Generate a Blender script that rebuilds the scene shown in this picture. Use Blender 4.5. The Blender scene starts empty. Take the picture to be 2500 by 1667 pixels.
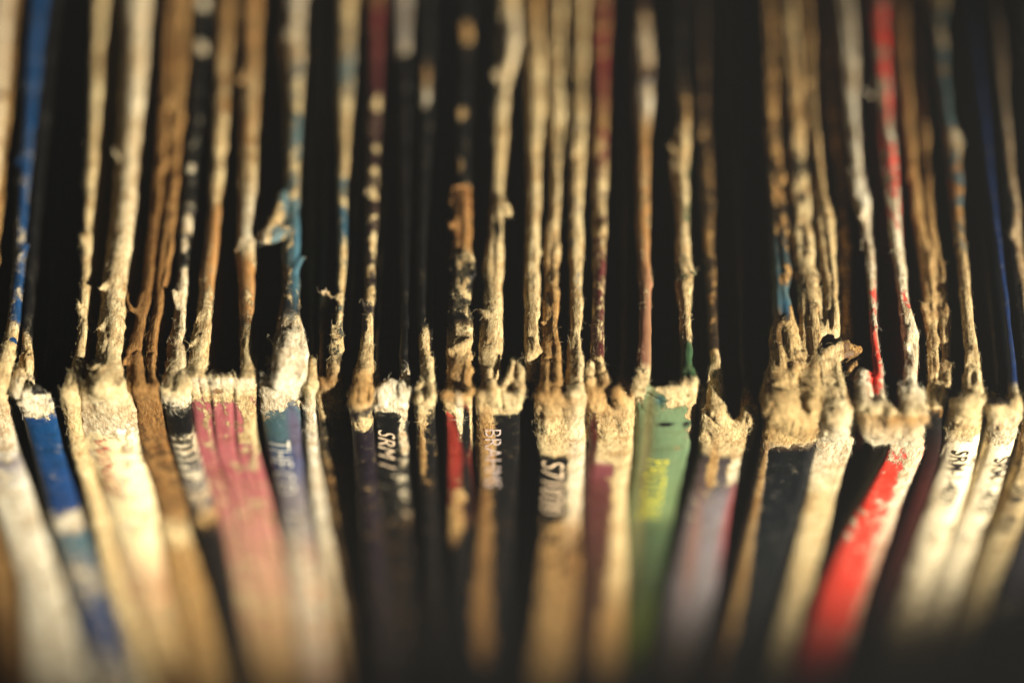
import bpy, bmesh, math, random
import numpy as np
from mathutils import Vector, Matrix
from mathutils.bvhtree import BVHTree

# ------------------------------------------------------------------ scene, camera, light
scn = bpy.context.scene
MM = 0.001
W, H = 2500.0, 1667.0
F_PX = 5200.0                       # focal length in photograph pixels
PITCH = math.radians(55.0)          # camera looks this far below the horizon
DIST = 220.0                        # mm from camera to the row of corners
CORNER_PY = 957.0
_b = PITCH + math.atan((CORNER_PY - H / 2) / F_PX)
CAM = np.array([0.0, -DIST * math.cos(_b), DIST * math.sin(_b)])   # mm
FWD = np.array([0.0, math.cos(PITCH), -math.sin(PITCH)])
UPV = np.array([0.0, math.sin(PITCH), math.cos(PITCH)])

cam_d = bpy.data.cameras.new('camera')
cam = bpy.data.objects.new('camera', cam_d)
scn.collection.objects.link(cam)
scn.camera = cam
cam_d.sensor_width = 36.0
cam_d.lens = 36.0 * F_PX / W
cam_d.clip_start = 0.005
cam_d.clip_end = 10.0
cam.location = CAM * MM
cam.rotation_euler = (math.pi / 2 - PITCH, 0, 0)
cam_d.dof.use_dof = True
cam_d.dof.focus_distance = (DIST + 4.0) * MM
cam_d.dof.aperture_fstop = 3.7
cam_d.dof.aperture_blades = 0

world = bpy.data.worlds.new('World')
scn.world = world
world.use_nodes = True
wbg = world.node_tree.nodes['Background']
wbg.inputs[0].default_value = (1.0, 0.95, 0.86, 1)
wbg.inputs[1].default_value = 0.012

LDIR = Vector((0.73, -0.58, 0.36)).normalized()      # towards the lamp
aim = Vector((-0.014, 0.021, -0.001))
ld = bpy.data.lights.new('low_sun_lamp', 'SPOT')
lamp = bpy.data.objects.new('low_sun_lamp', ld)
scn.collection.objects.link(lamp)
lamp.location = aim + LDIR * 0.9
lamp.rotation_euler = (-LDIR).to_track_quat('-Z', 'Y').to_euler()
ld.energy = 168.0
ld.color = (1.0, 0.92, 0.78)
ld.shadow_soft_size = 0.008
ld.spot_size = math.radians(9.7)
ld.spot_blend = 0.75

scn.view_settings.view_transform = 'Standard'
scn.view_settings.look = 'None'
scn.view_settings.exposure = 0.0
scn.view_settings.gamma = 1.0
scn.view_settings.use_curve_mapping = False
scn.cycles.max_bounces = 6
scn.cycles.diffuse_bounces = 2

# ------------------------------------------------------------------ photograph geometry helpers
def ray(px, py):
    a = (px - W / 2) / F_PX
    b = -(py - H / 2) / F_PX
    return FWD + UPV * b + np.array([a, 0, 0])

def on_top(px, py, z=0.0):          # point of the horizontal plane at height z
    d = ray(px, py)
    t = (z - CAM[2]) / d[2]
    return CAM + d * t

def on_front(px, py, y=0.0):        # point of the upright plane at depth y
    d = ray(px, py)
    t = (y - CAM[1]) / d[1]
    return CAM + d * t

def lin(c):
    c = np.asarray(c, float) / 255.0
    return np.where(c <= 0.04045, c / 12.92, ((c + 0.055) / 1.055) ** 2.4)

def ink(c):                          # printed ink, a little denser than it looks in full sun
    v = lin(c); l = float(v @ np.array([.3, .6, .1]))
    return v * (.58 + .42 * min(max((l - .25) / .3, 0), 1))

_rng = np.random.RandomState(5)
_TAB = _rng.rand(32, 32, 32).astype(np.float32)

def vnoise(x, y, z, seed=0):
    x = x + seed * 7.31; y = y + seed * 3.77; z = z + seed * 5.13
    xi = np.floor(x).astype(np.int32); yi = np.floor(y).astype(np.int32); zi = np.floor(z).astype(np.int32)
    fx = x - xi; fy = y - yi; fz = z - zi
    fx = fx * fx * (3 - 2 * fx); fy = fy * fy * (3 - 2 * fy); fz = fz * fz * (3 - 2 * fz)
    x0 = xi & 31; x1 = (xi + 1) & 31; y0 = yi & 31; y1 = (yi + 1) & 31; z0 = zi & 31; z1 = (zi + 1) & 31
    T = _TAB
    a = T[x0, y0, z0] * (1 - fx) + T[x1, y0, z0] * fx
    b = T[x0, y1, z0] * (1 - fx) + T[x1, y1, z0] * fx
    c = T[x0, y0, z1] * (1 - fx) + T[x1, y0, z1] * fx
    d = T[x0, y1, z1] * (1 - fx) + T[x1, y1, z1] * fx
    return (a * (1 - fy) + b * fy) * (1 - fz) + (c * (1 - fy) + d * fy) * fz - 0.5

def smin(a, b, k):
    h = np.clip(0.5 + 0.5 * (b - a) / k, 0, 1)
    return b * (1 - h) + a * h - k * h * (1 - h)

def smooth_interp(q, xs, vs, sig=1.2):
    """piecewise-linear data, lightly rounded"""
    xs = np.asarray(xs, float); vs = np.asarray(vs, float)
    o = np.argsort(xs); xs = xs[o]; vs = vs[o]
    acc = 0
    for k, w in ((-1.0, .2), (-.5, .2), (0, .2), (.5, .2), (1.0, .2)):
        acc = acc + w * np.interp(q + k * sig, xs, vs)
    return acc

def surface_nets(F, xs, ys, zs):
    nx, ny, nz = F.shape
    S = F < 0
    C = np.zeros((nx - 1, ny - 1, nz - 1), np.uint8)
    for i in (0, 1):
        for j in (0, 1):
            for k in (0, 1):
                C += S[i:nx - 1 + i, j:ny - 1 + j, k:nz - 1 + k]
    ci, cj, ck = np.nonzero((C > 0) & (C < 8))
    idx = -np.ones(C.shape, np.int32)
    idx[ci, cj, ck] = np.arange(len(ci))
    corners = [(0, 0, 0), (1, 0, 0), (0, 1, 0), (1, 1, 0), (0, 0, 1), (1, 0, 1), (0, 1, 1), (1, 1, 1)]
    val = [F[ci + a, cj + b, ck + c] for a, b, c in corners]
    px = [xs[ci], xs[ci + 1]]; py = [ys[cj], ys[cj + 1]]; pz = [zs[ck], zs[ck + 1]]
    acc = np.zeros((len(ci), 3)); cnt = np.zeros(len(ci))
    for m in range(8):
        for n in range(m + 1, 8):
            A, B = corners[m], corners[n]
            if sum(abs(A[q] - B[q]) for q in range(3)) != 1:
                continue
            f0, f1 = val[m], val[n]
            cr = (f0 < 0) != (f1 < 0)
            t = np.where(cr, f0 / np.where(cr, f0 - f1, 1), 0)
            P0 = np.stack([px[A[0]], py[A[1]], pz[A[2]]], 1)
            P1 = np.stack([px[B[0]], py[B[1]], pz[B[2]]], 1)
            acc += np.where(cr[:, None], P0 + (P1 - P0) * t[:, None], 0)
            cnt += cr
    V = acc / np.maximum(cnt, 1)[:, None]
    quads = []
    e = S[1:] != S[:-1]                                        # x edges
    i, j, k = np.nonzero(e[:, 1:-1, 1:-1]); j += 1; k += 1
    q = np.stack([idx[i, j - 1, k - 1], idx[i, j, k - 1], idx[i, j, k], idx[i, j - 1, k]], 1)
    f = S[i, j, k]; quads.append(np.where(f[:, None], q, q[:, ::-1]))
    e = S[:, 1:] != S[:, :-1]
    i, j, k = np.nonzero(e[1:-1, :, 1:-1]); i += 1; k += 1
    q = np.stack([idx[i - 1, j, k - 1], idx[i - 1, j, k], idx[i, j, k], idx[i, j, k - 1]], 1)
    f = S[i, j, k]; quads.append(np.where(f[:, None], q, q[:, ::-1]))
    e = S[:, :, 1:] != S[:, :, :-1]
    i, j, k = np.nonzero(e[1:-1, 1:-1, :]); i += 1; j += 1
    q = np.stack([idx[i - 1, j - 1, k], idx[i, j - 1, k], idx[i, j, k], idx[i - 1, j, k]], 1)
    f = S[i, j, k]; quads.append(np.where(f[:, None], q, q[:, ::-1]))
    Q = np.concatenate(quads)
    return V, Q[(Q >= 0).all(1)]

def graded(lo, f0, f1, hi, fine, coarse):
    """coordinates fine between f0 and f1, growing to coarse outside"""
    mid = list(np.arange(f0, f1, fine))
    up = []; p = mid[-1]; st = fine
    while p < hi:
        st = min(coarse, st * 1.06); p += st; up.append(p)
    dn = []; p = mid[0]; st = fine
    while p > lo:
        st = min(coarse, st * 1.06); p -= st; dn.append(p)
    return np.array(dn[::-1] + mid + up)

# ------------------------------------------------------------------ materials
def new_mat(name):
    m = bpy.data.materials.new(name); m.use_nodes = True
    return m, m.node_tree, m.node_tree.nodes['Principled BSDF']

def card_material():
    m, nt, bs = new_mat('worn_printed_card')
    N = nt.nodes; L = nt.links
    def node(t, **kw):
        n = N.new(t)
        for k, v in kw.items():
            setattr(n, k, v)
        return n
    def math_(op, a, b=None, c=None, clamp=False):
        n = node('ShaderNodeMath', operation=op); n.use_clamp = clamp
        for i, v in enumerate((a, b, c)):
            if v is None: continue
            if isinstance(v, (int, float)): n.inputs[i].default_value = v
            else: L.new(v, n.inputs[i])
        return n.outputs[0]
    def mix(f, a, b, mode='MIX'):
        n = node('ShaderNodeMix', data_type='RGBA', blend_type=mode)
        for s, v in ((n.inputs[0], f), (n.inputs[6], a), (n.inputs[7], b)):
            if isinstance(v, (int, float)): s.default_value = v
            elif isinstance(v, tuple): s.default_value = v
            else: L.new(v, s)
        return n.outputs[2]
    def noise(vec, scale, detail=4, rough=.6, dist=0):
        n = node('ShaderNodeTexNoise'); n.inputs['Scale'].default_value = scale
        n.inputs['Detail'].default_value = detail; n.inputs['Roughness'].default_value = rough
        n.inputs['Distortion'].default_value = dist
        L.new(vec, n.inputs['Vector']); return n.outputs['Fac']
    def rng(v, a, b, c, d):
        n = node('ShaderNodeMapRange'); n.interpolation_type = 'SMOOTHSTEP'
        L.new(v, n.inputs[0])
        for i, q in enumerate((a, b, c, d)): n.inputs[1 + i].default_value = q
        return n.outputs[0]
    tc = node('ShaderNodeTexCoord')
    mp = node('ShaderNodeVectorMath', operation='SCALE'); mp.inputs['Scale'].default_value = 1000
    L.new(tc.outputs['Object'], mp.inputs[0]); P = mp.outputs[0]
    def aniso(sx, sy, sz):
        n = node('ShaderNodeVectorMath', operation='MULTIPLY'); n.inputs[1].default_value = (sx, sy, sz)
        L.new(P, n.inputs[0]); return n.outputs[0]
    apr = node('ShaderNodeAttribute', attribute_name='print').outputs['Color']
    apa = node('ShaderNodeAttribute', attribute_name='paper').outputs['Color']
    awe = node('ShaderNodeAttribute', attribute_name='wear').outputs['Fac']
    n1 = noise(aniso(1, .62, .62), 0.75, 7, .66, .4)
    n1b = noise(aniso(1, .4, .4), 4.0, 4, .65)
    t = math_('ADD', awe, math_('MULTIPLY', math_('SUBTRACT', n1, .5), 1.9))
    t = math_('ADD', t, math_('MULTIPLY', math_('SUBTRACT', n1b, .5), .5))
    mask = rng(t, .46, .58, 0, 1)
    halo = rng(t, .26, .5, 0, 1)
    # paper: fibres, stains
    st = noise(P, .42, 5, .6, .5)
    fib = noise(aniso(1, .22, .22), 5.0, 6, .72, .7)
    fine = noise(P, 14.0, 3, .7)
    big = noise(aniso(1, .5, .5), .2, 3, .55)
    pbase = mix(rng(big, .35, .6, .36, 0), apa, mix(1.0, apa, (.66, .50, .30, 1), 'MULTIPLY'))
    pcol = mix(rng(st, .45, .68, 0, .62), pbase, mix(.85, pbase, (.42, .25, .09, 1), 'MULTIPLY'))
    pcol = mix(rng(fib, .36, .62, .72, 0), pcol, (.40, .27, .13, 1), 'MULTIPLY')
    pcol = mix(rng(fine, .58, .75, 0, .30), pcol, (.93, .88, .75, 1))
    dirt = noise(aniso(1, .6, .6), 1.5, 6, .72, .8)
    pcol = mix(rng(dirt, .52, .68, 0, .8), pcol, (.085, .055, .028, 1))
    # print: slight fade, woven halftone grain
    fade = noise(P, .55, 5, .6)
    prn = mix(math_('MULTIPLY', rng(fade, .5, .8, 0, .06), 1.0), apr, mix(.5, apr, apa))
    wv = node('ShaderNodeTexWave', wave_type='BANDS', bands_direction='DIAGONAL'); wv.inputs['Scale'].default_value = 2.1
    wv.inputs['Distortion'].default_value = 1.2; wv.inputs['Detail'].default_value = 1
    L.new(aniso(1, 1, .62), wv.inputs['Vector'])
    wv2 = node('ShaderNodeTexWave', wave_type='BANDS', bands_direction='DIAGONAL'); wv2.inputs['Scale'].default_value = 2.1
    L.new(aniso(-1, 1, .62), wv2.inputs['Vector'])
    weave = math_('MULTIPLY', wv.outputs['Fac'], wv2.outputs['Fac'])
    prn = mix(math_('MULTIPLY', weave, 1.0), mix(1.0, prn, (.86, .86, .86, 1), 'MULTIPLY'), mix(1.0, prn, (1.22, 1.22, 1.22, 1), 'MULTIPLY'))
    prn = mix(math_('MULTIPLY', halo, .07), prn, apa)
    scr = noise(aniso(1, .16, .16), 3.4, 5, .7)
    prn = mix(rng(scr, .66, .78, 0, .16), prn, apa)
    prn = mix(rng(st, .42, .74, 0, .45), prn, mix(1.0, prn, (.55, .42, .24, 1), 'MULTIPLY'))
    prn = mix(rng(dirt, .58, .74, 0, .5), prn, (.05, .04, .028, 1))
    col = mix(mask, prn, pcol)
    L.new(col, bs.inputs['Base Color'])
    rough = node('ShaderNodeMapRange'); L.new(mask, rough.inputs[0]); rough.inputs[3].default_value = .5; rough.inputs[4].default_value = .95
    L.new(rough.outputs[0], bs.inputs['Roughness'])
    sp = node('ShaderNodeMapRange'); L.new(mask, sp.inputs[0]); sp.inputs[3].default_value = .2; sp.inputs[4].default_value = .05
    L.new(sp.outputs[0], bs.inputs['Specular IOR Level'])
    hgt = math_('ADD', math_('MULTIPLY', fib, math_('ADD', math_('MULTIPLY', mask, .9), .10)),
                math_('MULTIPLY', fine, math_('ADD', math_('MULTIPLY', mask, .35), .04)))
    hgt = math_('ADD', hgt, math_('MULTIPLY', mask, -.22))
    hgt = math_('ADD', hgt, math_('MULTIPLY', weave, .05))
    hgt = math_('ADD', hgt, math_('MULTIPLY', noise(aniso(1, .55, .55), 1.9, 5, .65, .5), math_('ADD', math_('MULTIPLY', mask, 1.1), .2)))
    bp = node('ShaderNodeBump'); bp.inputs['Strength'].default_value = 1.0; bp.inputs['Distance'].default_value = .00038
    L.new(hgt, bp.inputs['Height']); L.new(bp.outputs[0], bs.inputs['Normal'])
    return m

def fibre_material():
    m, nt, bs = new_mat('loose_paper_fibre')
    a = nt.nodes.new('ShaderNodeAttribute'); a.attribute_name = 'paper'
    nt.links.new(a.outputs['Color'], bs.inputs['Base Color'])
    bs.inputs['Roughness'].default_value = .9
    bs.inputs['Specular IOR Level'].default_value = .05
    return m

def ink_material(name, rgb, worn=.5):
    m, nt, bs = new_mat(name)
    N = nt.nodes; L = nt.links
    c = lin(rgb)
    tc = N.new('ShaderNodeTexCoord'); n = N.new('ShaderNodeTexNoise'); n.inputs['Scale'].default_value = 2600
    n.inputs['Detail'].default_value = 5; n.inputs['Roughness'].default_value = .65
    L.new(tc.outputs['Object'], n.inputs['Vector'])
    r = N.new('ShaderNodeMapRange'); L.new(n.outputs['Fac'], r.inputs[0])
    r.inputs[1].default_value = .3 + .3 * worn - .08; r.inputs[2].default_value = .3 + .3 * worn + .06
    L.new(r.outputs[0], bs.inputs['Alpha'])
    bs.inputs['Base Color'].default_value = (*c, 1)
    bs.inputs['Roughness'].default_value = .55
    return m

CARD = card_material()
FIBRE = fibre_material()

def shelf_material():
    m, nt, bs = new_mat('dark_shelf_wood')
    N = nt.nodes; L = nt.links
    tc = N.new('ShaderNodeTexCoord'); mp = N.new('ShaderNodeMapping'); mp.inputs['Scale'].default_value = (40, 4, 40)
    n = N.new('ShaderNodeTexNoise'); n.inputs['Scale'].default_value = 3; n.inputs['Detail'].default_value = 8
    cr = N.new('ShaderNodeValToRGB'); cr.color_ramp.elements[0].color = (.03, .017, .009, 1); cr.color_ramp.elements[1].color = (.10, .06, .03, 1)
    L.new(tc.outputs['Object'], mp.inputs[0]); L.new(mp.outputs[0], n.inputs['Vector']); L.new(n.outputs['Fac'], cr.inputs[0])
    L.new(cr.outputs[0], bs.inputs['Base Color']); bs.inputs['Roughness'].default_value = .6
    return m

# ------------------------------------------------------------------ the shelf the sleeves stand on
SLEEVE = 312.0
me = bpy.data.meshes.new('shelf')
bm = bmesh.new(); bmesh.ops.create_cube(bm, size=1.0)
for v in bm.verts:
    v.co = Vector((v.co.x * .5, v.co.y * .40 + .165, v.co.z * .018 - SLEEVE * MM - .009 - .004))
bmesh.ops.bevel(bm, geom=bm.edges[:], offset=.0015, segments=2, affect='EDGES')
bm.to_mesh(me); bm.free()
shelf = bpy.data.objects.new('shelf', me); scn.collection.objects.link(shelf)
shelf.data.materials.append(shelf_material()); shelf['kind'] = 'structure'

# ------------------------------------------------------------------ sleeve data, measured on the photograph
CREAM = (226, 206, 156); WHITE = (238, 228, 196); TAN = (188, 152, 96); BROWN = (136, 102, 58); KRAFT = (158, 120, 70)
DKBR = (92, 64, 34); BLACK = (14, 13, 12); BLUE = (18, 66, 112); NAVY = (30, 62, 112); PINK = (174, 94, 96)
PEACH = (206, 156, 118); TEAL = (76, 106, 112); MAROON = (104, 40, 42); RED = (240, 66, 48); GREEN = (112, 136, 98)
DGREEN = (58, 88, 56); GREY = (128, 120, 122); PURPLE = (26, 19, 28); ORANGE = (178, 130, 76); OLIVE = (70, 60, 34)
OFFW = (222, 214, 188); LT = (206, 180, 126); IVORY = (230, 214, 176)

# strip: dict(p=[(py, xl, xr)...], h=height mm, e=py where the strip ends towards the corner)
# zones: (py, print colour, wear, paper colour)
S = []
def sleeve(**k): S.append(k)

sleeve(label='off-white sleeve at the left edge of the photo, only its top strip showing', c=930, h=0,
  L=dict(p=[(0, -30, 26), (286, -46, 10), (560, -66, -12), (930, -90, -40)]),
  R=dict(p=[(0, 28, 42), (286, 12, 24), (560, -10, 2), (930, -38, -28)], h=-.6),
  spine=[(930, -130, -62), (1213, -70, 12), (1425, -32, 44), (1667, 0, 66)],
  zL=[(0, OFFW, .8, OFFW), (930, OFFW, .9, CREAM)], zR=[(0, BROWN, .5, TAN), (930, BROWN, .7, TAN)],
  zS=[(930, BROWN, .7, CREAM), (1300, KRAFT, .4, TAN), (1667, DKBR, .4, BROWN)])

sleeve(label='sleeve with a bright blue top edge and off-white spine in the lower left corner', c=945, h=.4,
  L=dict(p=[(0, 72, 108), (286, 54, 84), (560, 36, 62), (700, 28, 54), (790, 16, 48), (830, 0, 40), (940, -34, 14)]),
  R=None, spine=[(945, -64, 6), (1100, -44, 36), (1213, -22, 74), (1425, 48, 142), (1667, 70, 216)],
  zL=[(0, BLUE, .18, OFFW), (250, BLUE, .3, OFFW), (520, BLUE, .36, OFFW), (770, BLUE, .36, OFFW), (812, BLUE, .95, CREAM), (945, BLUE, 1, CREAM)],
  zS=[(945, OFFW, 1, CREAM), (1080, OFFW, .7, OFFW), (1130, GREY, .4, OFFW), (1230, OFFW, .6, OFFW), (1667, OFFW, .6, OFFW)],
  add=[[(25, 835, .3, 1.0), (8, 890, .3, 1.3), (-12, 945, .2, 1.3)]],
  patch=[(35, 830, 10, 8, dict(wear=0, print=BLUE)), (30, 300, 7, 26, dict(wear=1)), (33, 455, 8, 22, dict(wear=1)), (110, 205, 14, 12, dict(wear=1))])

sleeve(label='black-topped sleeve with a deep blue spine and a pale torn flap at its corner', c=965, h=-.6,
  L=dict(p=[(0, 112, 130), (286, 92, 110), (560, 68, 86), (800, 52, 70), (860, 46, 78), (960, 34, 84)]),
  R=dict(p=[(0, 150, 166), (286, 140, 156), (560, 128, 146), (800, 112, 128), (930, 92, 112)], h=-2.2, e=900),
  spine=[(965, 34, 116), (1000, 48, 130), (1100, 76, 152), (1213, 108, 180), (1300, 128, 206), (1425, 172, 256), (1667, 228, 336)],
  zL=[(0, BLACK, 0, OFFW), (760, BLACK, 0, OFFW), (830, BLACK, .5, CREAM), (900, BLACK, .75, CREAM), (965, BLACK, .8, WHITE)],
  zR=[(0, BLACK, 0, OFFW), (965, BLACK, .2, OFFW)],
  zS=[(965, BLACK, .85, WHITE), (1005, NAVY, .3, OFFW), (1040, BLUE, .15, OFFW), (1230, NAVY, .15, OFFW), (1268, NAVY, .85, OFFW), (1320, TEAL, .3, OFFW), (1400, (92, 104, 124), .6, OFFW), (1500, NAVY, .3, OFFW), (1580, NAVY, .35, OFFW), (1667, GREY, .65, OFFW)],
  add=[[(50, 985, .3, .35), (85, 996, .9, .42), (128, 1012, 1.5, .22)], [(60, 960, .2, .5), (90, 950, .6, .6), (108, 962, .8, .3)], [(48, 905, .2, .7), (42, 950, .3, .9)]],
  patch=[(90, 1000, 42, 12, dict(wear=1.3, paper=WHITE)), (65, 905, 14, 20, dict(wear=.9))])

sleeve(label='thin grey-cream fuzzy sleeve between the blue spine and the thick cream tube', c=960, fuzz=1.6, h=.2,
  L=dict(p=[(0, 228, 256), (286, 216, 238), (560, 202, 221), (720, 195, 218), (826, 186, 214), (897, 172, 206), (955, 150, 186)]),
  R=dict(p=[(0, 190, 214), (286, 190, 206), (330, 188, 200), (560, 166, 178), (900, 142, 156)], h=-5, e=850),
  spine=[(960, 146, 182), (1000, 150, 192), (1100, 166, 204), (1213, 204, 240), (1425, 255, 294), (1667, 336, 372)],
  zL=[(0, BROWN, .75, CREAM), (600, CREAM, .9, CREAM), (955, CREAM, 1, CREAM)], zR=[(0, OLIVE, .4, TAN), (340, OLIVE, .2, BROWN), (900, DKBR, .1, BROWN)],
  zS=[(960, CREAM, 1, CREAM), (1667, TAN, .9, CREAM)])

sleeve(label='thick cream tube-like sleeve with faded red lettering on its spine', c=945, ply=0, fuzz=0.5, h=.8,
  L=dict(p=[(0, 296, 362), (70, 294, 362), (286, 284, 344), (560, 258, 322), (720, 238, 306), (826, 226, 298), (897, 212, 297), (940, 204, 298)]),
  R=None, spine=[(945, 196, 300), (1000, 190, 330), (1100, 211, 340), (1213, 250, 374), (1425, 293, 400), (1667, 362, 452)], bulge=.9,
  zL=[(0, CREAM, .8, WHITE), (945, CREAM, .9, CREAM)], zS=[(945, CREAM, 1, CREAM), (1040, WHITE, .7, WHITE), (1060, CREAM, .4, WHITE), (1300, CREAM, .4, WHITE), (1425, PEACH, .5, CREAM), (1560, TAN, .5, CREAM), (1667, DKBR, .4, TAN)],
  add=[[(238, 905, .3, 1.5), (250, 940, .3, 1.7)]], cut=[[(250, 928, 1.7, .18), (272, 934, 1.6, .2)]],
  text=[('WINGS', 244, 1062, 1204, 38, (178, 70, 52), .6, 0)])

sleeve(label='brown kraft sleeve split into two ragged edges with a curled shred', c=950, ply=0.9, h=-.1,
  L=dict(p=[(0, 407, 430), (280, 386, 404), (300, 384, 408), (560, 360, 384), (720, 339, 368), (826, 314, 346), (880, 302, 342), (945, 306, 352)]),
  R=dict(p=[(0, 432, 458), (286, 412, 443), (560, 389, 426), (720, 375, 400), (826, 357, 380), (885, 352, 378), (900, 361, 372), (945, 362, 386)]),
  spine=[(950, 312, 386), (1000, 332, 400), (1100, 344, 412), (1213, 384, 452), (1290, 392, 454), (1425, 404, 502), (1667, 452, 553)],
  zL=[(0, DKBR, .6, KRAFT), (700, DKBR, .8, BROWN), (945, KRAFT, .8, KRAFT)], zR=[(0, DKBR, .7, TAN), (560, BROWN, .8, KRAFT), (945, KRAFT, .9, KRAFT)],
  zS=[(950, KRAFT, .8, KRAFT), (1100, DKBR, .6, KRAFT), (1250, BROWN, .6, KRAFT), (1290, CREAM, 1, CREAM), (1350, TAN, .7, TAN), (1667, TAN, .5, TAN)],
  add=[[(412, 1300, .5, 1.3), (432, 1318, .7, 1.3)], [(308, 706, .2, .22), (311, 735, .5, .24), (322, 758, .5, .28), (336, 762, .2, .35)]])

sleeve(label='black sleeve with white worn corner and grey rippled spine left of the pink one', c=955, fuzz=1.6, h=0,
  L=dict(p=[(0, 474, 508), (286, 458, 490), (530, 440, 470), (640, 432, 456), (750, 426, 453), (826, 404, 453), (900, 384, 458), (950, 386, 458)]),
  R=None, spine=[(955, 386, 458), (1000, 396, 466), (1100, 418, 474), (1213, 451, 508), (1425, 505, 560), (1667, 560, 618)],
  zL=[(0, BLACK, .12, WHITE), (520, BLACK, .22, WHITE), (640, BLACK, .25, WHITE), (665, BLACK, .85, WHITE), (955, BLACK, 1.1, CREAM)],
  zS=[(955, BLACK, 1.1, CREAM), (980, BLACK, .6, WHITE), (1010, BLACK, .2, WHITE), (1055, BLACK, .15, WHITE), (1075, OLIVE, .8, WHITE), (1180, GREY, .6, OFFW), (1270, BLACK, .5, TAN), (1320, BLACK, .05, TAN), (1667, BLACK, .05, TAN)],
  patch=[(492, 8, 16, 14, dict(wear=1)), (488, 115, 13, 14, dict(wear=1)), (464, 412, 10, 12, dict(wear=1)), (456, 545, 12, 22, dict(wear=1.2)), (450, 600, 8, 14, dict(wear=1))]
   + [(448 + 7 * i, 1078 + 17 * i, 34, 4, dict(wear=.15 + .1 * (i % 3), print=(58, 54, 46))) for i in range(8)])

sleeve(label='sleeve with a wide pink spine in three creased bands and an open top', c=925, h=.3, notch=.2,
  L=dict(p=[(0, 528, 569), (286, 516, 554), (560, 504, 536), (720, 482, 524), (826, 464, 514), (880, 458, 508), (920, 458, 500)]),
  R=dict(p=[(0, 592, 636), (286, 588, 629), (500, 586, 622), (560, 580, 622), (750, 582, 622), (790, 589, 614), (860, 590, 620), (920, 592, 629)]),
  spine=[(925, 457, 629), (1000, 466, 622), (1100, 479, 624), (1213, 523, 646), (1425, 587, 684), (1667, 612, 732)], ridges=[.31, .66],
  zL=[(0, BROWN, .4, TAN), (420, ORANGE, .7, CREAM), (560, ORANGE, .25, CREAM), (720, ORANGE, .5, CREAM), (840, CREAM, 1, CREAM), (925, CREAM, 1.1, CREAM)],
  zR=[(0, ORANGE, .5, TAN), (400, ORANGE, .6, CREAM), (570, CREAM, .9, WHITE), (640, ORANGE, .35, CREAM), (760, ORANGE, .4, CREAM), (780, BLACK, .5, DKBR), (820, CREAM, .8, CREAM), (925, CREAM, 1.1, CREAM)],
  zS=[(925, PINK, 1.2, WHITE), (962, PINK, .9, CREAM), (985, PINK, .3, CREAM), (1150, PINK, .3, CREAM), (1280, (184, 122, 108), .4, CREAM), (1425, (190, 138, 112), .45, CREAM), (1667, TAN, .5, TAN)],
  patch=[(606, 1010, 18, 80, dict(wear=.85)), (612, 1110, 14, 60, dict(wear=.6)), (500, 1000, 4, 120, dict(wear=.5)), (552, 1010, 3, 80, dict(wear=.5)), (590, 1060, 10, 60, dict(wear=.45)), (530, 1200, 16, 80, dict(wear=.3)), (535, 950, 16, 8, dict(wear=.2, print=BROWN))])

sleeve(label='blue-grey sleeve with a big cottony white corner and white capitals on its spine', c=925, h=.7,
  L=dict(p=[(0, 696, 742), (100, 684, 742), (180, 700, 738), (286, 702, 734), (440, 697, 731), (560, 690, 731), (700, 690, 731), (760, 678, 734), (800, 660, 742), (860, 652, 756), (920, 636, 752)]),
  R=None, spine=[(925, 632, 748), (1000, 634, 738), (1100, 652, 736), (1213, 676, 748), (1425, 700, 790), (1667, 730, 812)], bulge=.5,
  zL=[(0, GREY, .7, OFFW), (250, TEAL, .55, CREAM), (430, TEAL, .5, CREAM), (600, TEAL, .42, CREAM), (760, PURPLE, .4, CREAM), (795, WHITE, 1.1, WHITE), (925, WHITE, 1.2, WHITE)],
  zS=[(925, WHITE, 1.2, WHITE), (985, TEAL, 1.0, WHITE), (1005, TEAL, .35, WHITE), (1060, TEAL, .2, CREAM), (1110, NAVY, .12, CREAM), (1200, GREY, .12, OFFW), (1290, GREY, .5, OFFW), (1425, PEACH, .6, OFFW), (1667, PEACH, .5, OFFW)],
  add=[[(705, 830, .5, 1.7), (700, 870, .7, 2.1), (690, 925, .4, 1.9)], [(640, 572, .3, .8), (662, 556, .6, 1.0), (680, 520, .6, 1.1), (690, 470, .4, .9)], [(650, 585, .2, .7), (672, 575, .5, .9), (692, 560, .4, .9)]],
  cut=[[(655, 932, 2.2, .2), (682, 936, 2.2, .22)]],
  patch=[(668, 545, 16, 26, dict(wear=.55, print=(120, 136, 136))), (642, 575, 16, 22, dict(wear=1.2, paper=WHITE)), (722, 1060, 16, 80, dict(wear=-.2, print=(92, 88, 108))), (728, 600, 8, 120, dict(wear=.05, print=(70, 110, 124)))],
  text=[('THE CO', 682, 1068, 1196, 52, (196, 190, 172), .35, 0)])

sleeve(label='thin plain white spine squeezed beside the white-lettered blue-grey sleeve', c=945, h=-.4,
  L=dict(p=[(0, 762, 780), (286, 764, 780), (560, 762, 776), (860, 762, 778), (940, 744, 776)], h=-3.2),
  R=None, spine=[(945, 742, 776), (1000, 741, 770), (1100, 746, 776), (1213, 758, 790), (1425, 792, 820), (1667, 818, 846)],
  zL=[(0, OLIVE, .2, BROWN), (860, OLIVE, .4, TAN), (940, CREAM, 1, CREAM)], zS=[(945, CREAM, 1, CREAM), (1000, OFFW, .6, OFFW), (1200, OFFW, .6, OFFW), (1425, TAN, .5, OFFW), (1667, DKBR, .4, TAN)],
  add=[[(762, 880, .4, .6), (760, 930, .5, .75), (756, 975, .4, .6)]])

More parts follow.
